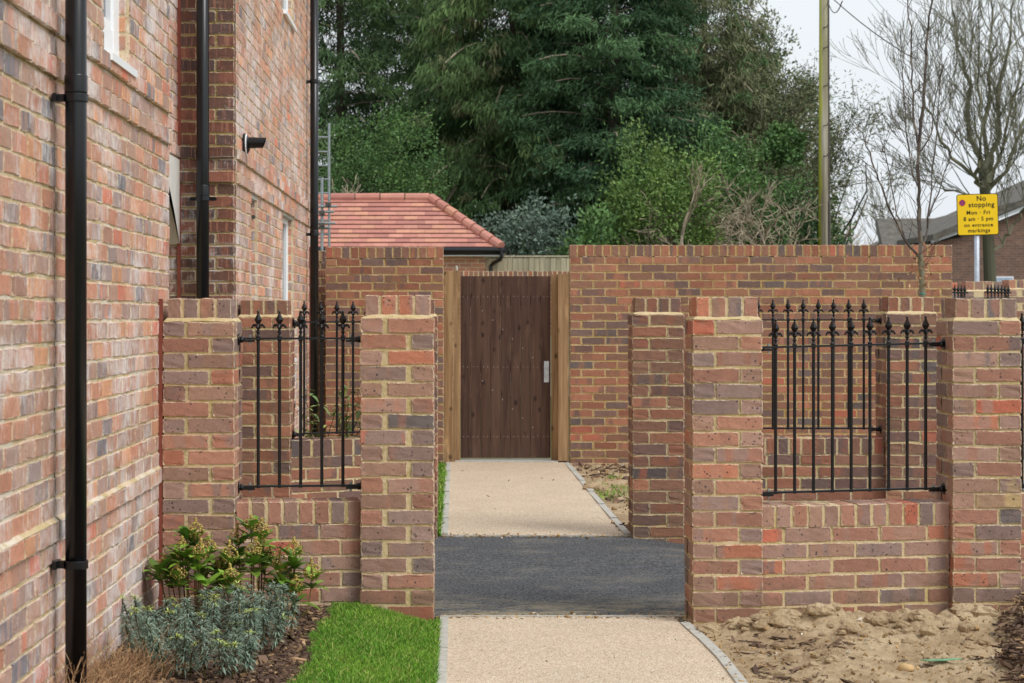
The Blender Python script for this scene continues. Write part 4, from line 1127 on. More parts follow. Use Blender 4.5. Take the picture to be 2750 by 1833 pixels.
YB2 = 62.0; s2_ = sc(YB2); b2 = lambda x: (x-CX)/s2_; c2 = lambda y: CAMZ+(CY-y)/s2_
mb = MB(); P = [(b2(2371), YB2, c2(662)), (b2(2620), YB2, c2(662)), (b2(2620), YB2+2.5, c2(583)+.09), (b2(2400), YB2+2.5, c2(583)+.09)]
mb.add(P+[(p[0], p[1]+.3, p[2]-.15) for p in P], [(0, 1, 2, 3), (4, 7, 6, 5), (0, 3, 7, 4), (3, 2, 6, 7)]); part(mb, 'roof', M['slate'], bld)
mb = MB(); mb.box(b2(2375), b2(2620), YB2+.2, YB2+.5, -.05, c2(660)); part(mb, 'wall', M['farbrick'], bld)
mb = MB(); mb.box(bx(2667), bx(2721), YB-.05, YB+.05, bz(775), bz(742)); wn = part(mb, 'window', M['white'], bld)
mb = MB(); mb.box(bx(2670), bx(2718), YB-.07, YB-.052, bz(773), bz(745)); part(mb, 'pane', plain('pale_glass', (166, 184, 206), .2, .6), wn)

# ------------------------------------------------------------------ telegraph pole and wires
YT = 42.0
pb = pt(2211, 660, YT); ptp = pt(2212, -170, YT)
tp = thing('telegraph_pole', 'tall weathered wooden telegraph pole with yellow-green algae down its left side', 'telegraph pole', (pb[0], YT, 0))
def pole_mat():
    t = NT('pole_wood'); oc = t.coord()
    g_ = t.noise(t.vmul(oc, (14, 14, .5)), 1, 4)
    c = t.mix(t.step(g_, .35, .65), srgb(176, 170, 156), srgb(132, 122, 104))
    sp = t.n('ShaderNodeSeparateXYZ'); t.l(oc, sp.inputs[0])
    ms = t.math('ADD', t.math('MULTIPLY', sp.outputs[0], -9), t.math('MULTIPLY', t.noise(t.vmul(oc, (6, 6, .8)), 1, 3), 1.4))
    c = t.mix(t.step(ms, 1.0, 1.4), c, srgb(172, 172, 70))
    hg = t.step(sp.outputs[2], 4.5, 8)
    c = t.mix(t.math('MULTIPLY', hg, .4), c, srgb(128, 132, 84))
    return t.done(c, .85, .2)
mb = MB(); mb.tube([(pb[0], YT, -.1), (ptp[0], YT, ptp[2])], [.118, .088], 20); part(mb, 'pole', pole_mat(), tp, True)
for y in (75, 130, 232, 338, 420):
    q = pt(2211, y, YT); mb = MB(); mb.tube([(q[0]-.01, YT-.09, q[2]), (q[0]+.05, YT-.2, q[2]), (q[0]+.055, YT-.2, q[2]+.05)], .012, 6); part(mb, 'step_iron', M['darkgrey'], tp)
mb = MB(); q0 = pt(2224, -60, YT); mb.tube([(q0[0]+.0, YT-.05, q0[2])]+[(pt(2224+.6*i/3, 60*i, YT)[0], YT-.06, pt(2224, 60*i, YT)[2]) for i in range(1, 10)], .016, 6)
mb.tube([(pt(2225.5, 540, YT)[0], YT-.06, pt(2225, 540, YT)[2]), (pt(2227, 690, YT)[0], YT-.06, pt(2227, 690, YT)[2])], .03, 8); part(mb, 'cable_run', M['darkgrey'], tp)
for i, (a, b) in enumerate((((2180, -60), (2460, 160)), ((2224, 5), (2262, 2)), ((2310, -30), (2480, 130)), ((2330, -30), (2490, 118)))):
    p0_, p1_ = np.array(pt(a[0], a[1], YT)), np.array(pt(b[0], b[1], YT-6))
    P = [p0_+(p1_-p0_)*t+np.array([0, 0, -(.22 if i == 1 else .12)*4*t*(1-t)]) for t in np.linspace(0, 1, 9)]
    mb = MB(); mb.tube(P, .011 if i < 2 else .006, 5)
    solo(mb, 'overhead_wire', M['darkgrey'] if i < 2 else M['steel'], ['dark phone wire sloping down to the right of the pole', 'short looped wire at the top of the pole', 'thin pale wire above the young tree', 'thinnest pale wire crossing near the young tree'][i], 'wire', 'overhead wires')

# ------------------------------------------------------------------ vegetation
def norm(a): return a/(np.linalg.norm(a, axis=-1, keepdims=True)+1e-12)
def leaves(mb, P, D, Up, L, W, droop, rnd, prof=(0.12, .75, 1.0, .7, .0), mat=0, fold=.25):
    N = len(P); n = len(prof)-1; S = norm(np.cross(D, Up)); Un = norm(np.cross(S, D)); vs = []
    for i, w in enumerate(prof):
        t = i/n; c = P+D*(L*t)[:, None]; c = c.copy(); c[:, 2] -= droop*L*t*t
        h = (W*w/2)[:, None]
        vs += [c-S*h+Un*h*fold, c, c+S*h+Un*h*fold]
    v = np.stack(vs, 1); K = 3*(n+1)
    f = []
    for i in range(n):
        f += [(3*i, 3*i+1, 3*i+4, 3*i+3), (3*i+1, 3*i+2, 3*i+5, 3*i+4)]
    F = (np.array(f)[None]+(np.arange(N)*K)[:, None, None]).reshape(-1, 4)
    mb.add(v.reshape(-1, 3), F, mat=mat, rnd=np.repeat(rnd, K, axis=0))

def strands(mb, P, D, L, W, rnd, mat=0):
    N = len(P); r = norm(rng.normal(0, 1, (N, 3))); S = norm(np.cross(D, r))*(W/2)[:, None]
    m = P+D*(L*.5)[:, None]; t = P+D*L[:, None]
    v = np.stack([P-S*.4, P+S*.4, m+S, m-S, t+S*.15, t-S*.15], 1).reshape(-1, 3)
    b = np.arange(N)*6
    F = np.concatenate([np.stack([b, b+1, b+2, b+3], 1), np.stack([b+3, b+2, b+4, b+5], 1)])
    mb.add(v, F, mat=mat, rnd=np.repeat(rnd, 6, axis=0))

def segs_mesh(mb, segs, mat=0):
    """segs rows: x0,y0,z0,x1,y1,z1,r0,r1 -> 3-sided tapered prisms"""
    A = np.array(segs); N = len(A); P, Q = A[:, :3], A[:, 3:6]; D = norm(Q-P); r = norm(rng.normal(0, 1, (N, 3))); U_ = norm(np.cross(D, r)); W_ = np.cross(D, U_)
    vs = []
    for (c, rad) in ((P, A[:, 6]), (Q, A[:, 7])):
        for k in range(4):
            a = k*PI/2; vs.append(c+(U_*math.cos(a)+W_*math.sin(a))*rad[:, None])
    v = np.stack(vs, 1).reshape(-1, 3)
    f = np.array([(k, (k+1) % 4, 4+(k+1) % 4, 4+k) for k in range(4)])
    F = (f[None]+(np.arange(N)*8)[:, None, None]).reshape(-1, 4)
    mb.add(v, F, mat=mat, rnd=np.repeat(rng.random((N, 3)), 8, axis=0))

def grow(segs, p, d, L, r, depth, spread, up, kids=(2, 4), jit=.16, ratio=.72, rmin=.002, n=4):
    p = np.array(p, float); d = norm(np.array(d, float)); step = L/n; pts = [p]; rr = [r]
    for i in range(n):
        d = norm(d+rng.normal(0, jit, 3)+np.array([0, 0, up])); q = p+d*step; r1 = max(rmin, r*(1-.45*(i+1)/n))
        segs.append((*p, *q, rr[-1], r1)); p = q; pts.append(p); rr.append(r1)
    if depth <= 0: return
    k = random.randint(*kids)
    for i in range(k):
        j = random.randint(max(1, n//2), n); ax = norm(rng.normal(0, 1, 3)); dd = norm(d+ax*spread)
        grow(segs, pts[j], dd, L*ratio*(.75+.5*random.random()), max(rmin, rr[j]*.72), depth-1, spread, up, kids, jit, ratio, rmin, n)
    grow(segs, p, d, L*ratio, max(rmin, rr[-1]), depth-1, spread, up, kids, jit, ratio, rmin, n)

def conifer(name, label, X, Y, H, Rm, mat, nbr=260, strand=(.16, .42), wid=.05, droop=.8, h0=.5, dens=26, taper=1.4, group='trees behind the garden walls', gap=.0, top=1.0, seed=0):
    t = thing(name, label, 'tree', (X, Y, 0), group)
    tr = MB(); tr.tube([(X, Y, -.1), (X+.1, Y, H*.5), (X, Y, H)], [.2, .11, .03], 10); part(tr, 'trunk', M['wood'], t)
    C = []; O = []; rad = []; bid = []; br = []
    nbo = int(nbr*.36)
    for j in range(nbo):
        h = h0+(H-h0)*((j+random.random())/nbo)**.95; az = j*2.4+random.uniform(-.5, .5)
        f = (h-h0)/(H-h0); L = Rm*(1-f**taper)*random.uniform(.7, 1.15)+.2
        out = np.array([math.cos(az), math.sin(az), 0]); lat = np.array([-out[1], out[0], 0]); cr = random.random()
        P0 = np.array([X, Y, h]); prev = P0; K = max(4, int(L/.2))
        for k in range(K):
            tt = (k+.6)/K
            c0 = P0+out*L*tt+np.array([0, 0, .35*L*tt-.6*L*tt*tt*min(droop, 1)])
            if k % 2 == 0: br.append((*prev, *c0, .022, .012)); prev = c0
            if tt < .22: continue
            wl = (.18+.34*L*math.sin(min(1, tt*1.05)*PI*.92))
            for q in range(3):
                c = c0+lat*wl*rng.uniform(-1, 1)+out*rng.normal(0, .08)+np.array([0, 0, rng.normal(0, .05)-.12*abs(rng.normal())])
                if gap and mnoise.noise(Vector((c[0]*.6+seed, c[1]*.6, c[2]*.6))) > gap: continue
                C.append(c); O.append(norm(out+lat*rng.uniform(-.6, .6))); bid.append(np.clip(cr*.5+.3*tt+.2*rng.random(), 0, 1)); rad.append(.13)
    C = np.array(C); O = np.array(O); bid = np.array(bid); rad = np.array(rad); N = len(C); dens = int(dens*1.35); strand = (strand[0]*.6, strand[1]*.62); wid = wid*.58
    P = np.repeat(C, dens, 0)+rng.normal(0, 1, (N*dens, 3))*np.repeat(rad, dens)[:, None]*np.array([1, 1, .55])
    D = np.repeat(O, dens, 0)*.45+rng.normal(0, .55, (N*dens, 3))+np.array([0, 0, -droop]); D = norm(D)
    L = rng.uniform(*strand, N*dens); W = wid*rng.uniform(.6, 1.4, N*dens)
    rn = np.stack([np.clip(np.repeat(bid, dens)+rng.normal(0, .12, N*dens), 0, 1), rng.random(N*dens)*.55+np.repeat(rng.random(N), dens)*.45, np.repeat(rng.random(N), dens)], 1)
    mb = MB(); strands(mb, P, D, L, W, rn); part(mb, 'crown', mat, t)
    if br:
        bb = MB(); segs_mesh(bb, br); part(bb, 'branches', M['twig'], t)
    return t

def bush(name, label, X, Y, z0, z1, rx, ry, mat, n=420, dens=34, leaf=(.06, .11), cat='shrub', group='shrubs behind the garden walls', lump=.5, seed=1.0, stemr=.05):
    t = thing(name, label, cat, (X, Y, 0), group)
    tr = MB(); 
    sg_ = []
    for i in range(5): grow(sg_, (X, Y, -.05), (random.uniform(-.4, .4), random.uniform(-.3, .3), 1), z1*.45, stemr, 1, .5, .05)
    segs_mesh(tr, sg_); part(tr, 'stems', M['wood'], t)
    d = norm(rng.normal(0, 1, (n, 3))); zc = (z0+z1)/2; hz_ = (z1-z0)/2
    k = np.array([1+lump*mnoise.noise(Vector(q*1.5)+Vector((seed, seed, 0)))+.3*mnoise.noise(Vector(q*3.4)+Vector((0, seed, 0))) for q in d])
    rr = rng.uniform(.55, 1.0, n)**.6
    C = np.array([X, Y, zc])+d*np.array([rx, ry, hz_])*(k*rr)[:, None]
    N = n*dens; cl = rng.uniform(.12, .26, n)*min(1.4, rx)
    P = np.repeat(C, dens, 0)+rng.normal(0, 1, (N, 3))*np.repeat(cl, dens)[:, None]*.6
    D = norm(rng.normal(0, .7, (N, 3))+np.repeat(d, dens, 0)*.8+np.array([0, 0, -.1]))
    rn = np.stack([np.clip(np.repeat(rng.random(n), dens)*.6+rng.random(N)*.4, 0, 1), np.repeat(rng.random(n), dens)*.5+rng.random(N)*.5, np.repeat(rng.random(n), dens)], 1)
    mb = MB(); L = rng.uniform(*leaf, N); strands(mb, P, D, L, L*.55, rn); part(mb, 'foliage', mat, t)
    return t

def X_at(x, Y): return (x-CX)/sc(Y)
def Z_at(y, Y): return CAMZ+(CY-y)/sc(Y)

conifer('conifer', 'dark green conifer with sky showing through, behind the scaffold', X_at(905, 50), 50, 15, 3.6, M['conA'], 330, droop=.75, gap=.36, taper=2.2, seed=3, dens=24)
conifer('conifer', 'dark conifer with drooping sprays at the upper left, next to the end drainpipe', X_at(1120, 53), 53, 15.5, 3.2, M['conA'], 300, droop=.8, gap=.38, taper=2.2, seed=8, dens=24)
conifer('weeping_cypress', 'pale green weeping cypress above the garage roof', X_at(1370, 47), 47, 14.5, 3.0, M['conB'], 380, (.17, .42), .042, droop=1.3, taper=2.4, gap=.34, seed=14, dens=40)
conifer('conifer', 'deepest green dense conifer in the middle of the tree line', X_at(1640, 45), 45, 14.5, 2.5, M['conC'], 420, (.13, .30), .05, droop=.6, taper=2.6, dens=40)
conifer('conifer', 'shaded conifer filling the back of the tree line', X_at(1480, 55), 55, 14, 3.4, M['conC'], 300, droop=.7, taper=2.2, dens=22)
conifer('conifer', 'olive brown thinning conifer right of the deepest green one', X_at(1885, 50), 50, 12.5, 2.4, M['oliv'], 330, (.2, .5), .04, droop=1.0, taper=2.4, gap=.4, seed=21, dens=24)
conifer('conifer', 'dark conifer low behind the grey shrub', X_at(1250, 57), 57, 9.5, 3.6, M['conC'], 260, droop=.7, taper=2.2, dens=20)

def leafed_bare(name, label, X, Y, H, r0, d0, depth, spread, twigm, group, leafm=None, nleaf=0, L0=None, up=.04, kids=(3, 4), cat='tree', rmin=.006, leaf_r=.18, starts=1, lean=.3, ratio=.72, jit=.16):
    t = thing(name, label, cat, (X, Y, 0), group)
    sg_ = []
    for i in range(starts):
        grow(sg_, (X, Y, d0-.02), (random.uniform(-lean, lean), random.uniform(-lean, lean), 1), L0 or H*.3, r0, depth, spread, up, kids, jit, ratio, rmin)
    if d0 > 0:
        tr = MB(); tr.tube([(X, Y, -.1), (X, Y, d0)], [r0*1.3, r0], 10); part(tr, 'trunk', twigm, t)
    mb = MB(); segs_mesh(mb, sg_); part(mb, 'branches', twigm, t)
    if leafm:
        A = np.array(sg_)[:, 3:6]; k = A[rng.integers(0, len(A), nleaf)]; k = k[k[:, 2] > 2]
        nn = len(k)*14; P = np.repeat(k, 14, 0)+rng.normal(0, leaf_r, (nn, 3)); D = norm(rng.normal(0, 1, (nn, 3))+np.array([0, 0, -.3]))
        rn = np.stack([np.repeat(rng.random(len(k)), 14), rng.random(nn), np.repeat(rng.random(len(k)), 14)], 1)
        lm = MB(); strands(lm, P, D, rng.uniform(.05, .13, nn), np.full(nn, .028), rn); part(lm, 'foliage', leafm, t)
    return t, len(sg_)
bush('olive_tree', 'dense olive brown crown of fine twigs left of the telegraph pole', X_at(1985, 55), 55, 1.8, 9.6, 2.15, 1.6, M['oliv'], 620, 60, (.06, .13), 'tree', 'trees behind the garden walls', .45, 23.0, .08)
bush('olive_tree', 'lower brown twiggy crown behind the telegraph pole', X_at(2115, 53), 53, 1.8, Z_at(235, 53), 1.25, 1.2, M['oliv'], 330, 50, (.05, .12), 'tree', 'trees behind the garden walls', .55, 29.0, .08)
leafed_bare('ivy_clad_tree', 'half bare olive grey tree whose twigs reach past the telegraph pole', X_at(1985, 51), 51, 9.5, .13, 1.5, 5, .62, M['twigg'], 'trees behind the garden walls', M['oliv'], 1500, 2.3, .05, (2, 4), rmin=.006, leaf_r=.14)
leafed_bare('ivy_clad_tree', 'half bare twiggy tree crown left of the telegraph pole', X_at(2135, 48), 48, 7.0, .09, 1.4, 5, .72, M['twigg'], 'trees behind the garden walls', M['oliv'], 420, 1.8, .03, (2, 3), rmin=.006, leaf_r=.12)
leafed_bare('bare_thicket', 'tangle of pale bare branches above the right garden wall', X_at(2010, 40), 40, 5, .07, 1.0, 4, .9, M['twig'], 'shrubs behind the garden walls', None, 0, 1.3, .0, (3, 4), 'shrub', .006, starts=4, lean=.8, jit=.25)
leafed_bare('bare_thicket', 'pinkish bare bush behind the scaffold', X_at(905, 41), 41, 4.5, .05, .9, 4, .7, M['twig'], 'shrubs behind the garden walls', None, 0, 1.2, .03, (2, 4), 'shrub', .007, starts=3, lean=.6, jit=.22)
bush('laurel_bush', 'mid green laurel above the left end of the garage roof', X_at(1010, 44), 44, .5, Z_at(300, 44), 1.5, 1.3, M['laur'], 560, 56, (.045, .08), seed=2.2)
bush('evergreen_bush', 'bright yellow green rounded bush in front of the deepest conifer', X_at(1775, 40), 40, .3, Z_at(375, 40), 1.25, 1.2, M['bright'], 620, 60, (.045, .085), seed=5.1)
bush('evergreen_bush', 'mid green bush right of the bright rounded bush', X_at(1925, 42), 42, .3, Z_at(365, 42), 1.3, 1.2, M['laur'], 560, 56, (.045, .085), seed=7.3)
bush('grey_shrub', 'soft grey green shrub right of the garage roof', X_at(1405, 39), 39, .2, Z_at(535, 39), 1.0, .9, M['greysh'], 380, 36, (.05, .1), seed=9.4)
bush('low_bush', 'low dark bush just above the garden wall beside the grey shrub', X_at(1580, 38), 38, .2, Z_at(610, 38), .8, .8, M['laur'], 260, 34, seed=11.9)
bush('low_bush', 'dark ivy bush low behind the right garden wall near the pole', X_at(2120, 43), 43, .2, Z_at(500, 43), 1.1, 1.0, M['conA'], 330, 34, seed=13.0)
bush('low_bush', 'small ivy clump high beside the telegraph pole', X_at(2105, 45), 45, Z_at(440, 45), Z_at(335, 45), .42, .5, M['laur'], 120, 34, seed=17.0)
leafed_bare('small_sapling', 'thin pale sapling in front of the bright rounded bush', X_at(1830, 30), 30, 3, .03, Z_at(650, 30), 3, .4, M['twig'], None, None, 0, .5, .12, (2, 3), 'tree', .004)

# big bare tree and distant twiggy trees at the right

leafed_bare('bare_tree', 'bare tree crown overhanging the top right corner', X_at(2960, 36), 36, 9, .07, 2.6, 4, .5, M['twigg'], 'bare winter trees at the right', None, 0, 1.9, .08, (2, 3), rmin=.006, ratio=.76)
leafed_bare('bare_tree', 'faint bare tree low behind the young tree, left of the grey roof', X_at(2410, 75), 75, 6, .06, 1.5, 4, .45, M['twigg'], 'bare winter trees at the right', None, 0, 2.0, .06, (2, 3), rmin=.008, ratio=.75)
leafed_bare('bare_tree', 'faint bare bush just right of the telegraph pole foot', X_at(2250, 80), 80, 4, .06, 1.0, 4, .45, M['twig'], 'bare winter trees at the right', None, 0, 1.8, .06, (3, 4), rmin=.009, starts=2)

# young bare tree in front of the right garden wall
def young_tree():
    Y = 17.0; t = thing('young_tree', 'young bare tree with upright dark branches in front of the right garden wall', 'tree', (X_at(2478, Y), Y, 0))
    q = lambda cx, cy, dy=0: np.array(pt(2000+cx/1.96, cy/1.96, Y+dy))
    def poly(pts, r0, r1, twn, tl_, sg_, tw):
        P = np.array(pts); out = []
        for i in range(len(P)-1):
            for k in range(3):
                out.append(P[i]+(P[i+1]-P[i])*k/3+rng.normal(0, .006, 3))
        out.append(P[-1]); out = np.array(out); R = np.linspace(r0, r1, len(out))
        for i in range(len(out)-1): sg_.append((*out[i], *out[i+1], R[i], R[i+1]))
        for _ in range(twn):
            i = random.randint(1, len(out)-2); d = norm(out[i+1]-out[i]); a = norm(rng.normal(0, 1, 3)*np.array([1, .7, .5]))
            grow(tw, out[i], norm(d+a*.7), tl_*random.uniform(.35, 1.05), .0028, 1 if random.random() < .4 else 0, .6, .03, (1, 2), .12, .6, .0017, 4)
    main = []; tw = []
    tr = MB(); tr.tube([(X_at(2478, Y), Y, 0), q(935, 1560), q(932, 1440), q(925, 1340)], [.032, .025, .024, .023], 10); part(tr, 'trunk', M['twigg'], t)
    poly([q(925, 1340), q(918, 1150), q(915, 1000), q(915, 800), q(935, 560), q(950, 380), q(962, 250), q(980, 0), q(985, -150)], .021, .007, 34, .5, main, tw)
    poly([q(912, 800), q(892, 640), q(885, 500), q(878, 300, .2), q(870, 150), q(855, 0), q(850, -90)], .011, .004, 22, .4, main, tw)
    poly([q(920, 1360), q(860, 1280, -.2), q(770, 1120, -.3), q(720, 980, -.4), q(680, 880, -.4), q(645, 770, -.5), q(620, 700, -.5), q(575, 640, -.5)], .012, .003, 18, .28, main, tw)
    poly([q(850, 1270, -.2), q(800, 1120, 0), q(770, 960, .1), q(735, 800, .2), q(700, 770, .2)], .008, .003, 14, .28, main, tw)
    poly([q(925, 1345), q(962, 1200, .2), q(980, 1000, .2), q(1010, 700, .2), q(1020, 480, .2), q(1040, 330, .2)], .011, .003, 20, .3, main, tw)
    poly([q(972, 1130, .2), q(1040, 950, .3), q(1080, 800, .4), q(1115, 690, .4)], .007, .003, 12, .28, main, tw)
    poly([q(915, 1000), q(870, 860, .1), q(850, 700, .1), q(840, 520, 0), q(825, 300), q(822, 150)], .008, .003, 18, .3, main, tw)
    poly([q(925, 800), q(985, 690, -.2), q(1000, 500, -.3), q(1050, 330, -.3)], .007, .003, 12, .3, main, tw)
    for (a, b, c_) in ((930, 1390, (1.0, -.3, .8)), (930, 1420, (.9, -.2, .9)), (925, 1440, (-1, -.2, .4)), (930, 1330, (1.2, -.1, .7))):
        grow(tw, q(a, b), c_, .2, .004, 1, .5, .02, (1, 2), .12, .6, .0019, 4)
    mb = MB(); segs_mesh(mb, main); part(mb, 'branches', M['twigd'], t)
    mb = MB(); segs_mesh(mb, tw); part(mb, 'twigs', M['twigd'], t)
    mb = MB(); mb.lathe([(.027, -.006), (.029, 0), (.027, .006)], tuple(q(935, 1545)), 'z', 12); part(mb, 'tie', plain('green_tie', (70, 140, 130), .5), t)
    # dead leaves clinging low down
    n = 60; P = np.tile(q(920, 1430), (n, 1))+rng.normal(0, .07, (n, 3))*np.array([1, .6, 1.4]); D = norm(rng.normal(0, 1, (n, 3)))
    lm = MB(); strands(lm, P, D, rng.uniform(.02, .045, n), np.full(n, .018), rng.random((n, 3))); part(lm, 'dead_leaves', M['dry'], t)
young_tree()

def big_tree():
    Y = 44.0; t = thing('bare_tree', 'large bare tree with greenish limbs behind the yellow sign', 'tree', (X_at(2655, Y), Y, 0), 'bare winter trees at the right')
    q = lambda cx, cy, dy=0: np.array(pt(2000+cx/1.96, cy/1.96, Y+dy))
    tr = MB(); b0 = q(1292, 1480); tr.tube([(b0[0], Y, -.1), b0, q(1282, 1250), q(1272, 1100), q(1262, 985)], [.16, .14, .13, .12, .115], 12); part(tr, 'trunk', M['twigg'], t)
    sg_ = []
    limbs = [([(1262, 1000), (1240, 850), (1190, 720), (1165, 600), (1180, 450), (1130, 250), (1100, 100), (1080, -60)], .085, .6),
             ([(1265, 1000), (1300, 850), (1330, 700), (1340, 500), (1380, 300), (1400, 100), (1420, -60)], .08, -.5),
             ([(1262, 1000), (1275, 850), (1260, 650), (1285, 450), (1300, 250), (1295, 50), (1300, -80)], .075, .9),
             ([(1255, 1010), (1180, 900), (1080, 830), (1020, 700), (960, 560), (920, 420)], .05, -.9), ([(1262, 1000), (1225, 960), (1215, 900), (1240, 820), (1245, 600), (1220, 350), (1230, 100)], .05, -1.2),
             ([(1270, 1000), (1370, 900), (1430, 750), (1475, 600), (1500, 350), (1520, 100)], .06, .2), ([(1285, 1340), (1370, 1250), (1440, 1150), (1475, 1050), (1500, 900)], .04, -.4),
             ([(1250, 1050), (1150, 1010), (1060, 1000), (990, 930), (930, 800)], .03, .5), ([(1290, 960), (1350, 800), (1400, 560), (1460, 400), (1480, 200)], .05, 1.1)]
    for pts, r0, dep in limbs:
        n = len(pts); P = [q(a, b, dep*k/n*2) for k, (a, b) in enumerate(pts)]; out = []
        for i in range(n-1):
            for k in range(3): out.append(P[i]+(P[i+1]-P[i])*k/3+rng.normal(0, .03, 3))
        out.append(P[-1]); R = np.linspace(r0, .014, len(out))
        for i in range(len(out)-1): sg_.append((*out[i], *out[i+1], R[i], R[i+1]))
        for _ in range(10):
            i = random.randint(1, len(out)-2); d = norm(out[i+1]-out[i]); a = norm(rng.normal(0, 1, 3)*np.array([1, .8, .4]))
            grow(sg_, out[i], norm(d*.8+a*.7+np.array([0, 0, .3])), random.uniform(.6, 1.2), min(.018, R[i]*.5), 3, .5, .08, (2, 3), .13, .68, .0045, 4)
    mb = MB(); segs_mesh(mb, sg_); part(mb, 'branches', M['twigg'], t)
big_tree()

# skimmia shrubs in the bed
def skimmia(label, X, Y, z, h, r, nst, nfl, seed):
    t = thing('skimmia_shrub', label, 'shrub', (X, Y, z), 'skimmia shrubs in the flower bed')
    st = []; lf = MB(); 
    for i in range(nst):
        a = 2*PI*(i+.35*random.random())/nst; rr = r*math.sqrt((i*.618) % 1)*1.0
        top = np.array([X+rr*math.cos(a*1.9), Y+rr*math.sin(a*1.9)*.8-.02, z+h*(1.02-.55*(rr/r)**1.5)*random.uniform(.8, 1.05)])
        base = np.array([X+.25*rr*math.cos(a), Y+.25*rr*math.sin(a), z-.02]); mid = (base+top)/2+np.array([0, 0, -.03])+.3*(top-base)*np.array([1, 1, 0])
        st += [(*base, *mid, .0045, .004), (*mid, *top, .004, .003)]
        ax = norm(top-mid)
        for ring, (cnt, dz) in enumerate(((7, .0), (6, -.035))):
            az = rng.random()*6+np.arange(cnt)*2*PI/cnt+rng.normal(0, .2, cnt)
            o = np.stack([np.cos(az), np.sin(az), np.full(cnt, .55-.35*ring)+rng.normal(0, .2, cnt)], 1)
            D = norm(o+ax*.4); P = np.tile(top+np.array([0, 0, dz]), (cnt, 1))
            L = rng.uniform(.08, .125, cnt); g_ = rng.random()*.5
            leaves(lf, P, D, np.tile([0, 0, 1.0], (cnt, 1)), L, L*.38, rng.uniform(.1, .5, cnt), np.stack([np.clip(g_+rng.random(cnt)*.5, 0, 1), rng.random(cnt)*.8, rng.random(cnt)], 1), prof=(.1, .55, .95, 1, .8, .0))
        if i < nfl:
            fm = MB(); n = 150; H = random.uniform(.06, .10); q = rng.random(n); ph = rng.random(n)*6.28
            R = .033*np.sin(np.clip(q*1.15+.12, 0, 1)*PI)**.6+.003; lx_ = rng.normal(0, .12, 2)
            C = np.stack([np.cos(ph)*R+lx_[0]*q*H, np.sin(ph)*R+lx_[1]*q*H, q*H+.008], 1)+top
            oc_ = np.array([(1, 0, 0), (-1, 0, 0), (0, 1, 0), (0, -1, 0), (0, 0, 1), (0, 0, -1)])*.0042
            v = (C[:, None]+oc_[None]*rng.uniform(.8, 1.3, (n, 1, 1))).reshape(-1, 3)
            f = np.array([(0, 2, 4), (2, 1, 4), (1, 3, 4), (3, 0, 4), (2, 0, 5), (1, 2, 5), (3, 1, 5), (0, 3, 5)])
            fm.add(v, None, (f[None]+(np.arange(n)*6)[:, None, None]).reshape(-1, 3), rnd=np.repeat(np.stack([rng.random(n), .4+rng.random(n)*.6, rng.random(n)], 1), 6, axis=0))
            fm.tube([top, top+np.array([lx_[0]*H, lx_[1]*H, H*.8])], [.008, .004], 6, rnd=np.tile([.6, .25, .5], (14, 1)))
            part(fm, 'flower_head', M['budsk'], t)
    part(lf, 'leaves', M['leafsk'], t)
    sm = MB(); segs_mesh(sm, st); part(sm, 'stems', M['stem'], t)
skimmia('largest skimmia shrub with green buds, in the corner by the house wall', -1.17, 8.9, .07, .40, .21, 17, 11, 1)
skimmia('middle skimmia shrub with flower buds against the front left pier', -.93, 9.02, .07, .42, .14, 10, 7, 2)
skimmia('smallest skimmia shrub with two bud heads beside the lawn', -.735, 8.98, .07, .27, .12, 8, 5, 3)

def spurge(label, X, Y, nst, hgt, spread=.10, gz_=.075, green=0.0):
    t = thing('spurge_plant', label, 'garden plant', (X, Y, gz_), 'blue green spurge plants in the flower bed')
    st = []; lf = MB()
    for i in range(nst):
        a = random.uniform(0, 2*PI); r0 = spread*math.sqrt(random.random()); h = hgt*random.uniform(.65, 1.1)
        b = np.array([X+r0*math.cos(a)*.7, Y+r0*math.sin(a), gz_-.01]); tp_ = b+np.array([math.cos(a)*.10*random.random(), math.sin(a)*.08-.02, h])
        m1 = (b+tp_)/2+rng.normal(0, .01, 3)
        st += [(*b, *m1, .0032, .003), (*m1, *tp_, .003, .0022)]
        n = int(h*520); q = np.sqrt(rng.uniform(.12, 1, n)); P = b+(tp_-b)*q[:, None]
        az = np.arange(n)*2.4+rng.normal(0, .2, n); el = .9*(q-.45)+rng.normal(0, .16, n)
        D = norm(np.stack([np.cos(az), np.sin(az), el], 1)); L = rng.uniform(.034, .056, n)*(1.1-.3*q)
        yg = (q > .93)*(random.random() < .3+green)
        rn = np.stack([rng.random(n), .35+rng.random(n)*.6, np.where(yg, .95, rng.random(n)*.8)], 1)
        leaves(lf, P, D, np.tile([0, 0, 1.0], (n, 1)), L, np.full(n, .0062), rng.uniform(.1, .6, n), rn, prof=(.5, 1, .0))
    part(lf, 'leaves', M['leafsp'], t); sm = MB(); segs_mesh(sm, st); part(sm, 'stems', M['stem'], t)
spots = [(-1.20, 8.35, 9, .22, 'blue green spurge nearest the house wall, at the back of the bed'), (-.98, 8.55, 9, .22, 'blue green spurge just in front of the largest skimmia'),
         (-.83, 8.55, 9, .25, 'blue green spurge below the middle skimmia'), (-.71, 8.42, 8, .24, 'blue green spurge closest to the lawn, beside the mulch'),
         (-1.14, 7.85, 10, .26, 'spurge with yellow tips beside the dry grass'), (-.93, 8.12, 11, .23, 'spurge in the middle of the flower bed'),
         (-.76, 8.05, 10, .22, 'spurge at the front right of the bed with red stems'), (-1.02, 7.62, 10, .24, 'spurge at the bottom of the photo left of centre of the bed'),
         (-.84, 7.6, 11, .22, 'spurge at the bottom edge nearest the lawn')]
for (x, y, n, h, lb) in spots: spurge(lb, x-.045, y-.05, n, h, .13)

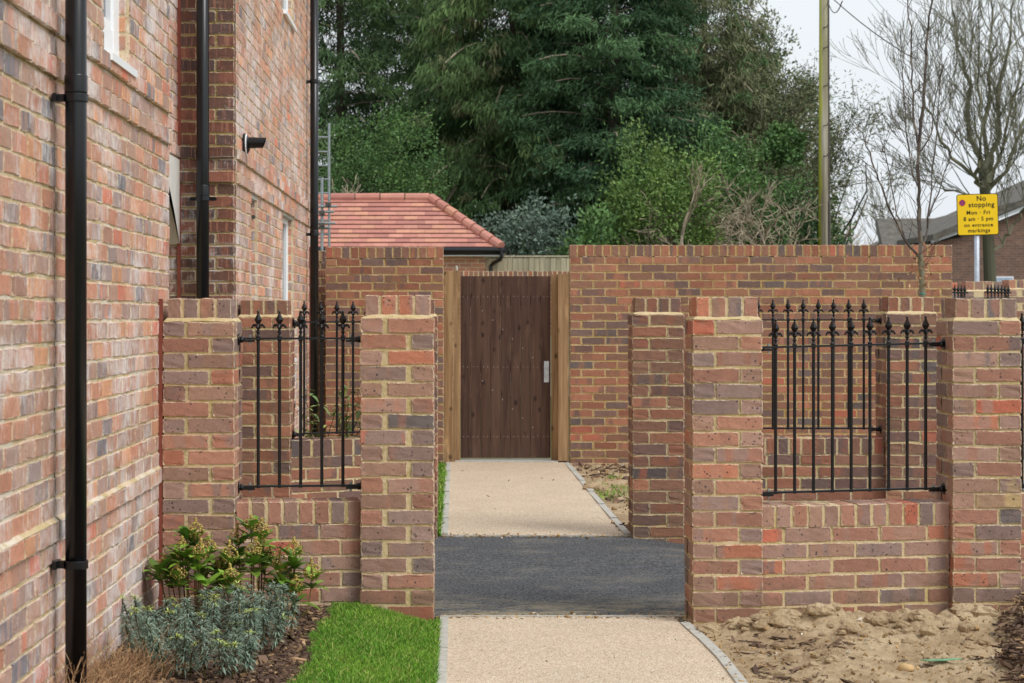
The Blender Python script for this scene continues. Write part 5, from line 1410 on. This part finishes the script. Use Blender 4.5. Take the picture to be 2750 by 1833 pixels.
def dry_grass(label, X, Y, n, h):
    t = thing('dry_grass_tuft', label, 'dry grass', (X, Y, .07), 'dry brown grass tufts by the drainpipe')
    sg_ = []
    for i in range(n):
        a = random.uniform(0, 6.28); b = np.array([X+random.gauss(0, .05), Y+random.gauss(0, .09), .06])
        grow(sg_, b, (math.cos(a)*.5, math.sin(a)*.5, 1), h*random.uniform(.5, 1.1), .0016, 1 if i % 3 == 0 else 0, .5, -.08, (1, 2), .22, .5, .0007, 5)
    mb = MB(); segs_mesh(mb, sg_); part(mb, 'blades', M['dry'], t)
dry_grass('dry brown grass tuft at the foot of the near drainpipe', -1.31, 6.70, 150, .26)
dry_grass('dry brown grass tuft against the wall beside the spurge', -1.27, 7.25, 320, .19)
dry_grass('wispy dry grass between the tuft by the wall and the spurge', -1.18, 7.45, 240, .15)

# leafy plants behind the back left low wall
def planter(label, X, Y, h, n):
    t = thing('planter_shrub', label, 'shrub', (X, Y, .05), 'leafy plants behind the back left wall'); sg_ = []; lf = MB()
    for i in range(n):
        a = random.uniform(0, 6.28); b = np.array([X+random.gauss(0, .06), Y+random.gauss(0, .05), .03]); loc_ = []
        grow(loc_, b, (math.cos(a)*.28, math.sin(a)*.28, 1), h*random.uniform(.75, 1.05), .004, 0, .5, .02, (1, 2), .1, .5, .002, 7); sg_ += loc_
        A = np.array(loc_)[2:, 3:6]
        for p in A:
            k = 4; az = rng.random(k)*6.28; D = norm(np.stack([np.cos(az), np.sin(az), rng.normal(.3, .3, k)], 1)); L = rng.uniform(.05, .09, k)
            leaves(lf, np.tile(p, (k, 1)), D, np.tile([0, 0, 1.0], (k, 1)), L, L*.36, rng.uniform(.2, .8, k), np.stack([rng.random(k), .3+.7*rng.random(k), rng.random(k)], 1), prof=(.1, .8, 1, .7, 0))
    part(lf, 'leaves', M['leafph'], t); sm = MB(); segs_mesh(sm, sg_); part(sm, 'stems', M['stem'], t)
planter('leafy reddish green plant beside the far drainpipe foot', -.98, 13.05, .95, 14)
planter('leafy green plant behind the middle of the back left railing', -.80, 13.2, .92, 14)
planter('leafy plant with pink stems next to the left gate pier', -.62, 13.1, .92, 14)

# ------------------------------------------------------------------ camera, light, world
cam = bpy.data.cameras.new('camera'); co = bpy.data.objects.new('camera', cam); col.objects.link(co); scene.camera = co
co.location = (0, 0, CAMZ); co.rotation_euler = (PI/2, 0, 0)
cam.sensor_width = 36; cam.lens = 36*FPX/2750
cam.shift_x = (1375-CX)/2750; cam.shift_y = -(916.5-CY)/2750
cam.clip_start = .1; cam.clip_end = 2000
cam.dof.use_dof = True; cam.dof.focus_distance = 10.8; cam.dof.aperture_fstop = 8

SUN_EL, SUN_AZ = math.radians(48), math.radians(128)   # azimuth clockwise from +Y: to the right of and behind the camera
sun = bpy.data.lights.new('sun', 'SUN'); sun.energy = 1.5; sun.angle = math.radians(25); sun.color = (1, .965, .92)
so = bpy.data.objects.new('sun', sun); col.objects.link(so)
dirv = Vector((math.sin(SUN_AZ)*math.cos(SUN_EL), math.cos(SUN_AZ)*math.cos(SUN_EL), math.sin(SUN_EL)))
so.rotation_euler = (-dirv).to_track_quat('-Z', 'Y').to_euler(); so.location = (5, -5, 12)
w = bpy.data.worlds.new('World'); scene.world = w; w.use_nodes = True; nt = w.node_tree; nt.nodes.clear()
sky = nt.nodes.new('ShaderNodeTexSky'); sky.sky_type = 'NISHITA'; sky.sun_disc = False; sky.sun_elevation = SUN_EL; sky.sun_rotation = SUN_AZ; sky.dust_density = 4; sky.air_density = 1
hs = nt.nodes.new('ShaderNodeHueSaturation'); hs.inputs['Saturation'].default_value = .3; nt.links.new(sky.outputs[0], hs.inputs['Color'])
tc = nt.nodes.new('ShaderNodeTexCoord'); nz = nt.nodes.new('ShaderNodeTexNoise'); nz.inputs['Scale'].default_value = 1.6; nz.inputs['Detail'].default_value = 4
nt.links.new(tc.outputs['Generated'], nz.inputs['Vector'])
rp = nt.nodes.new('ShaderNodeValToRGB'); nt.links.new(nz.outputs['Fac'], rp.inputs[0])
rp.color_ramp.elements[0].position = .3; rp.color_ramp.elements[0].color = (6.6, 7.1, 7.6, 1); rp.color_ramp.elements[1].position = .7; rp.color_ramp.elements[1].color = (7.6, 7.95, 8.2, 1)
mx = nt.nodes.new('ShaderNodeMix'); mx.data_type = 'RGBA'; mx.inputs[0].default_value = .85
nt.links.new(hs.outputs[0], mx.inputs[6]); nt.links.new(rp.outputs[0], mx.inputs[7])
bg = nt.nodes.new('ShaderNodeBackground'); bg.inputs[1].default_value = .1; ou = nt.nodes.new('ShaderNodeOutputWorld')
nt.links.new(mx.outputs[2], bg.inputs[0]); nt.links.new(bg.outputs[0], ou.inputs[0])
vs = scene.view_settings; vs.view_transform = 'Standard'; vs.look = 'None'; vs.gamma = 1; vs.exposure = .4; vs.use_curve_mapping = False
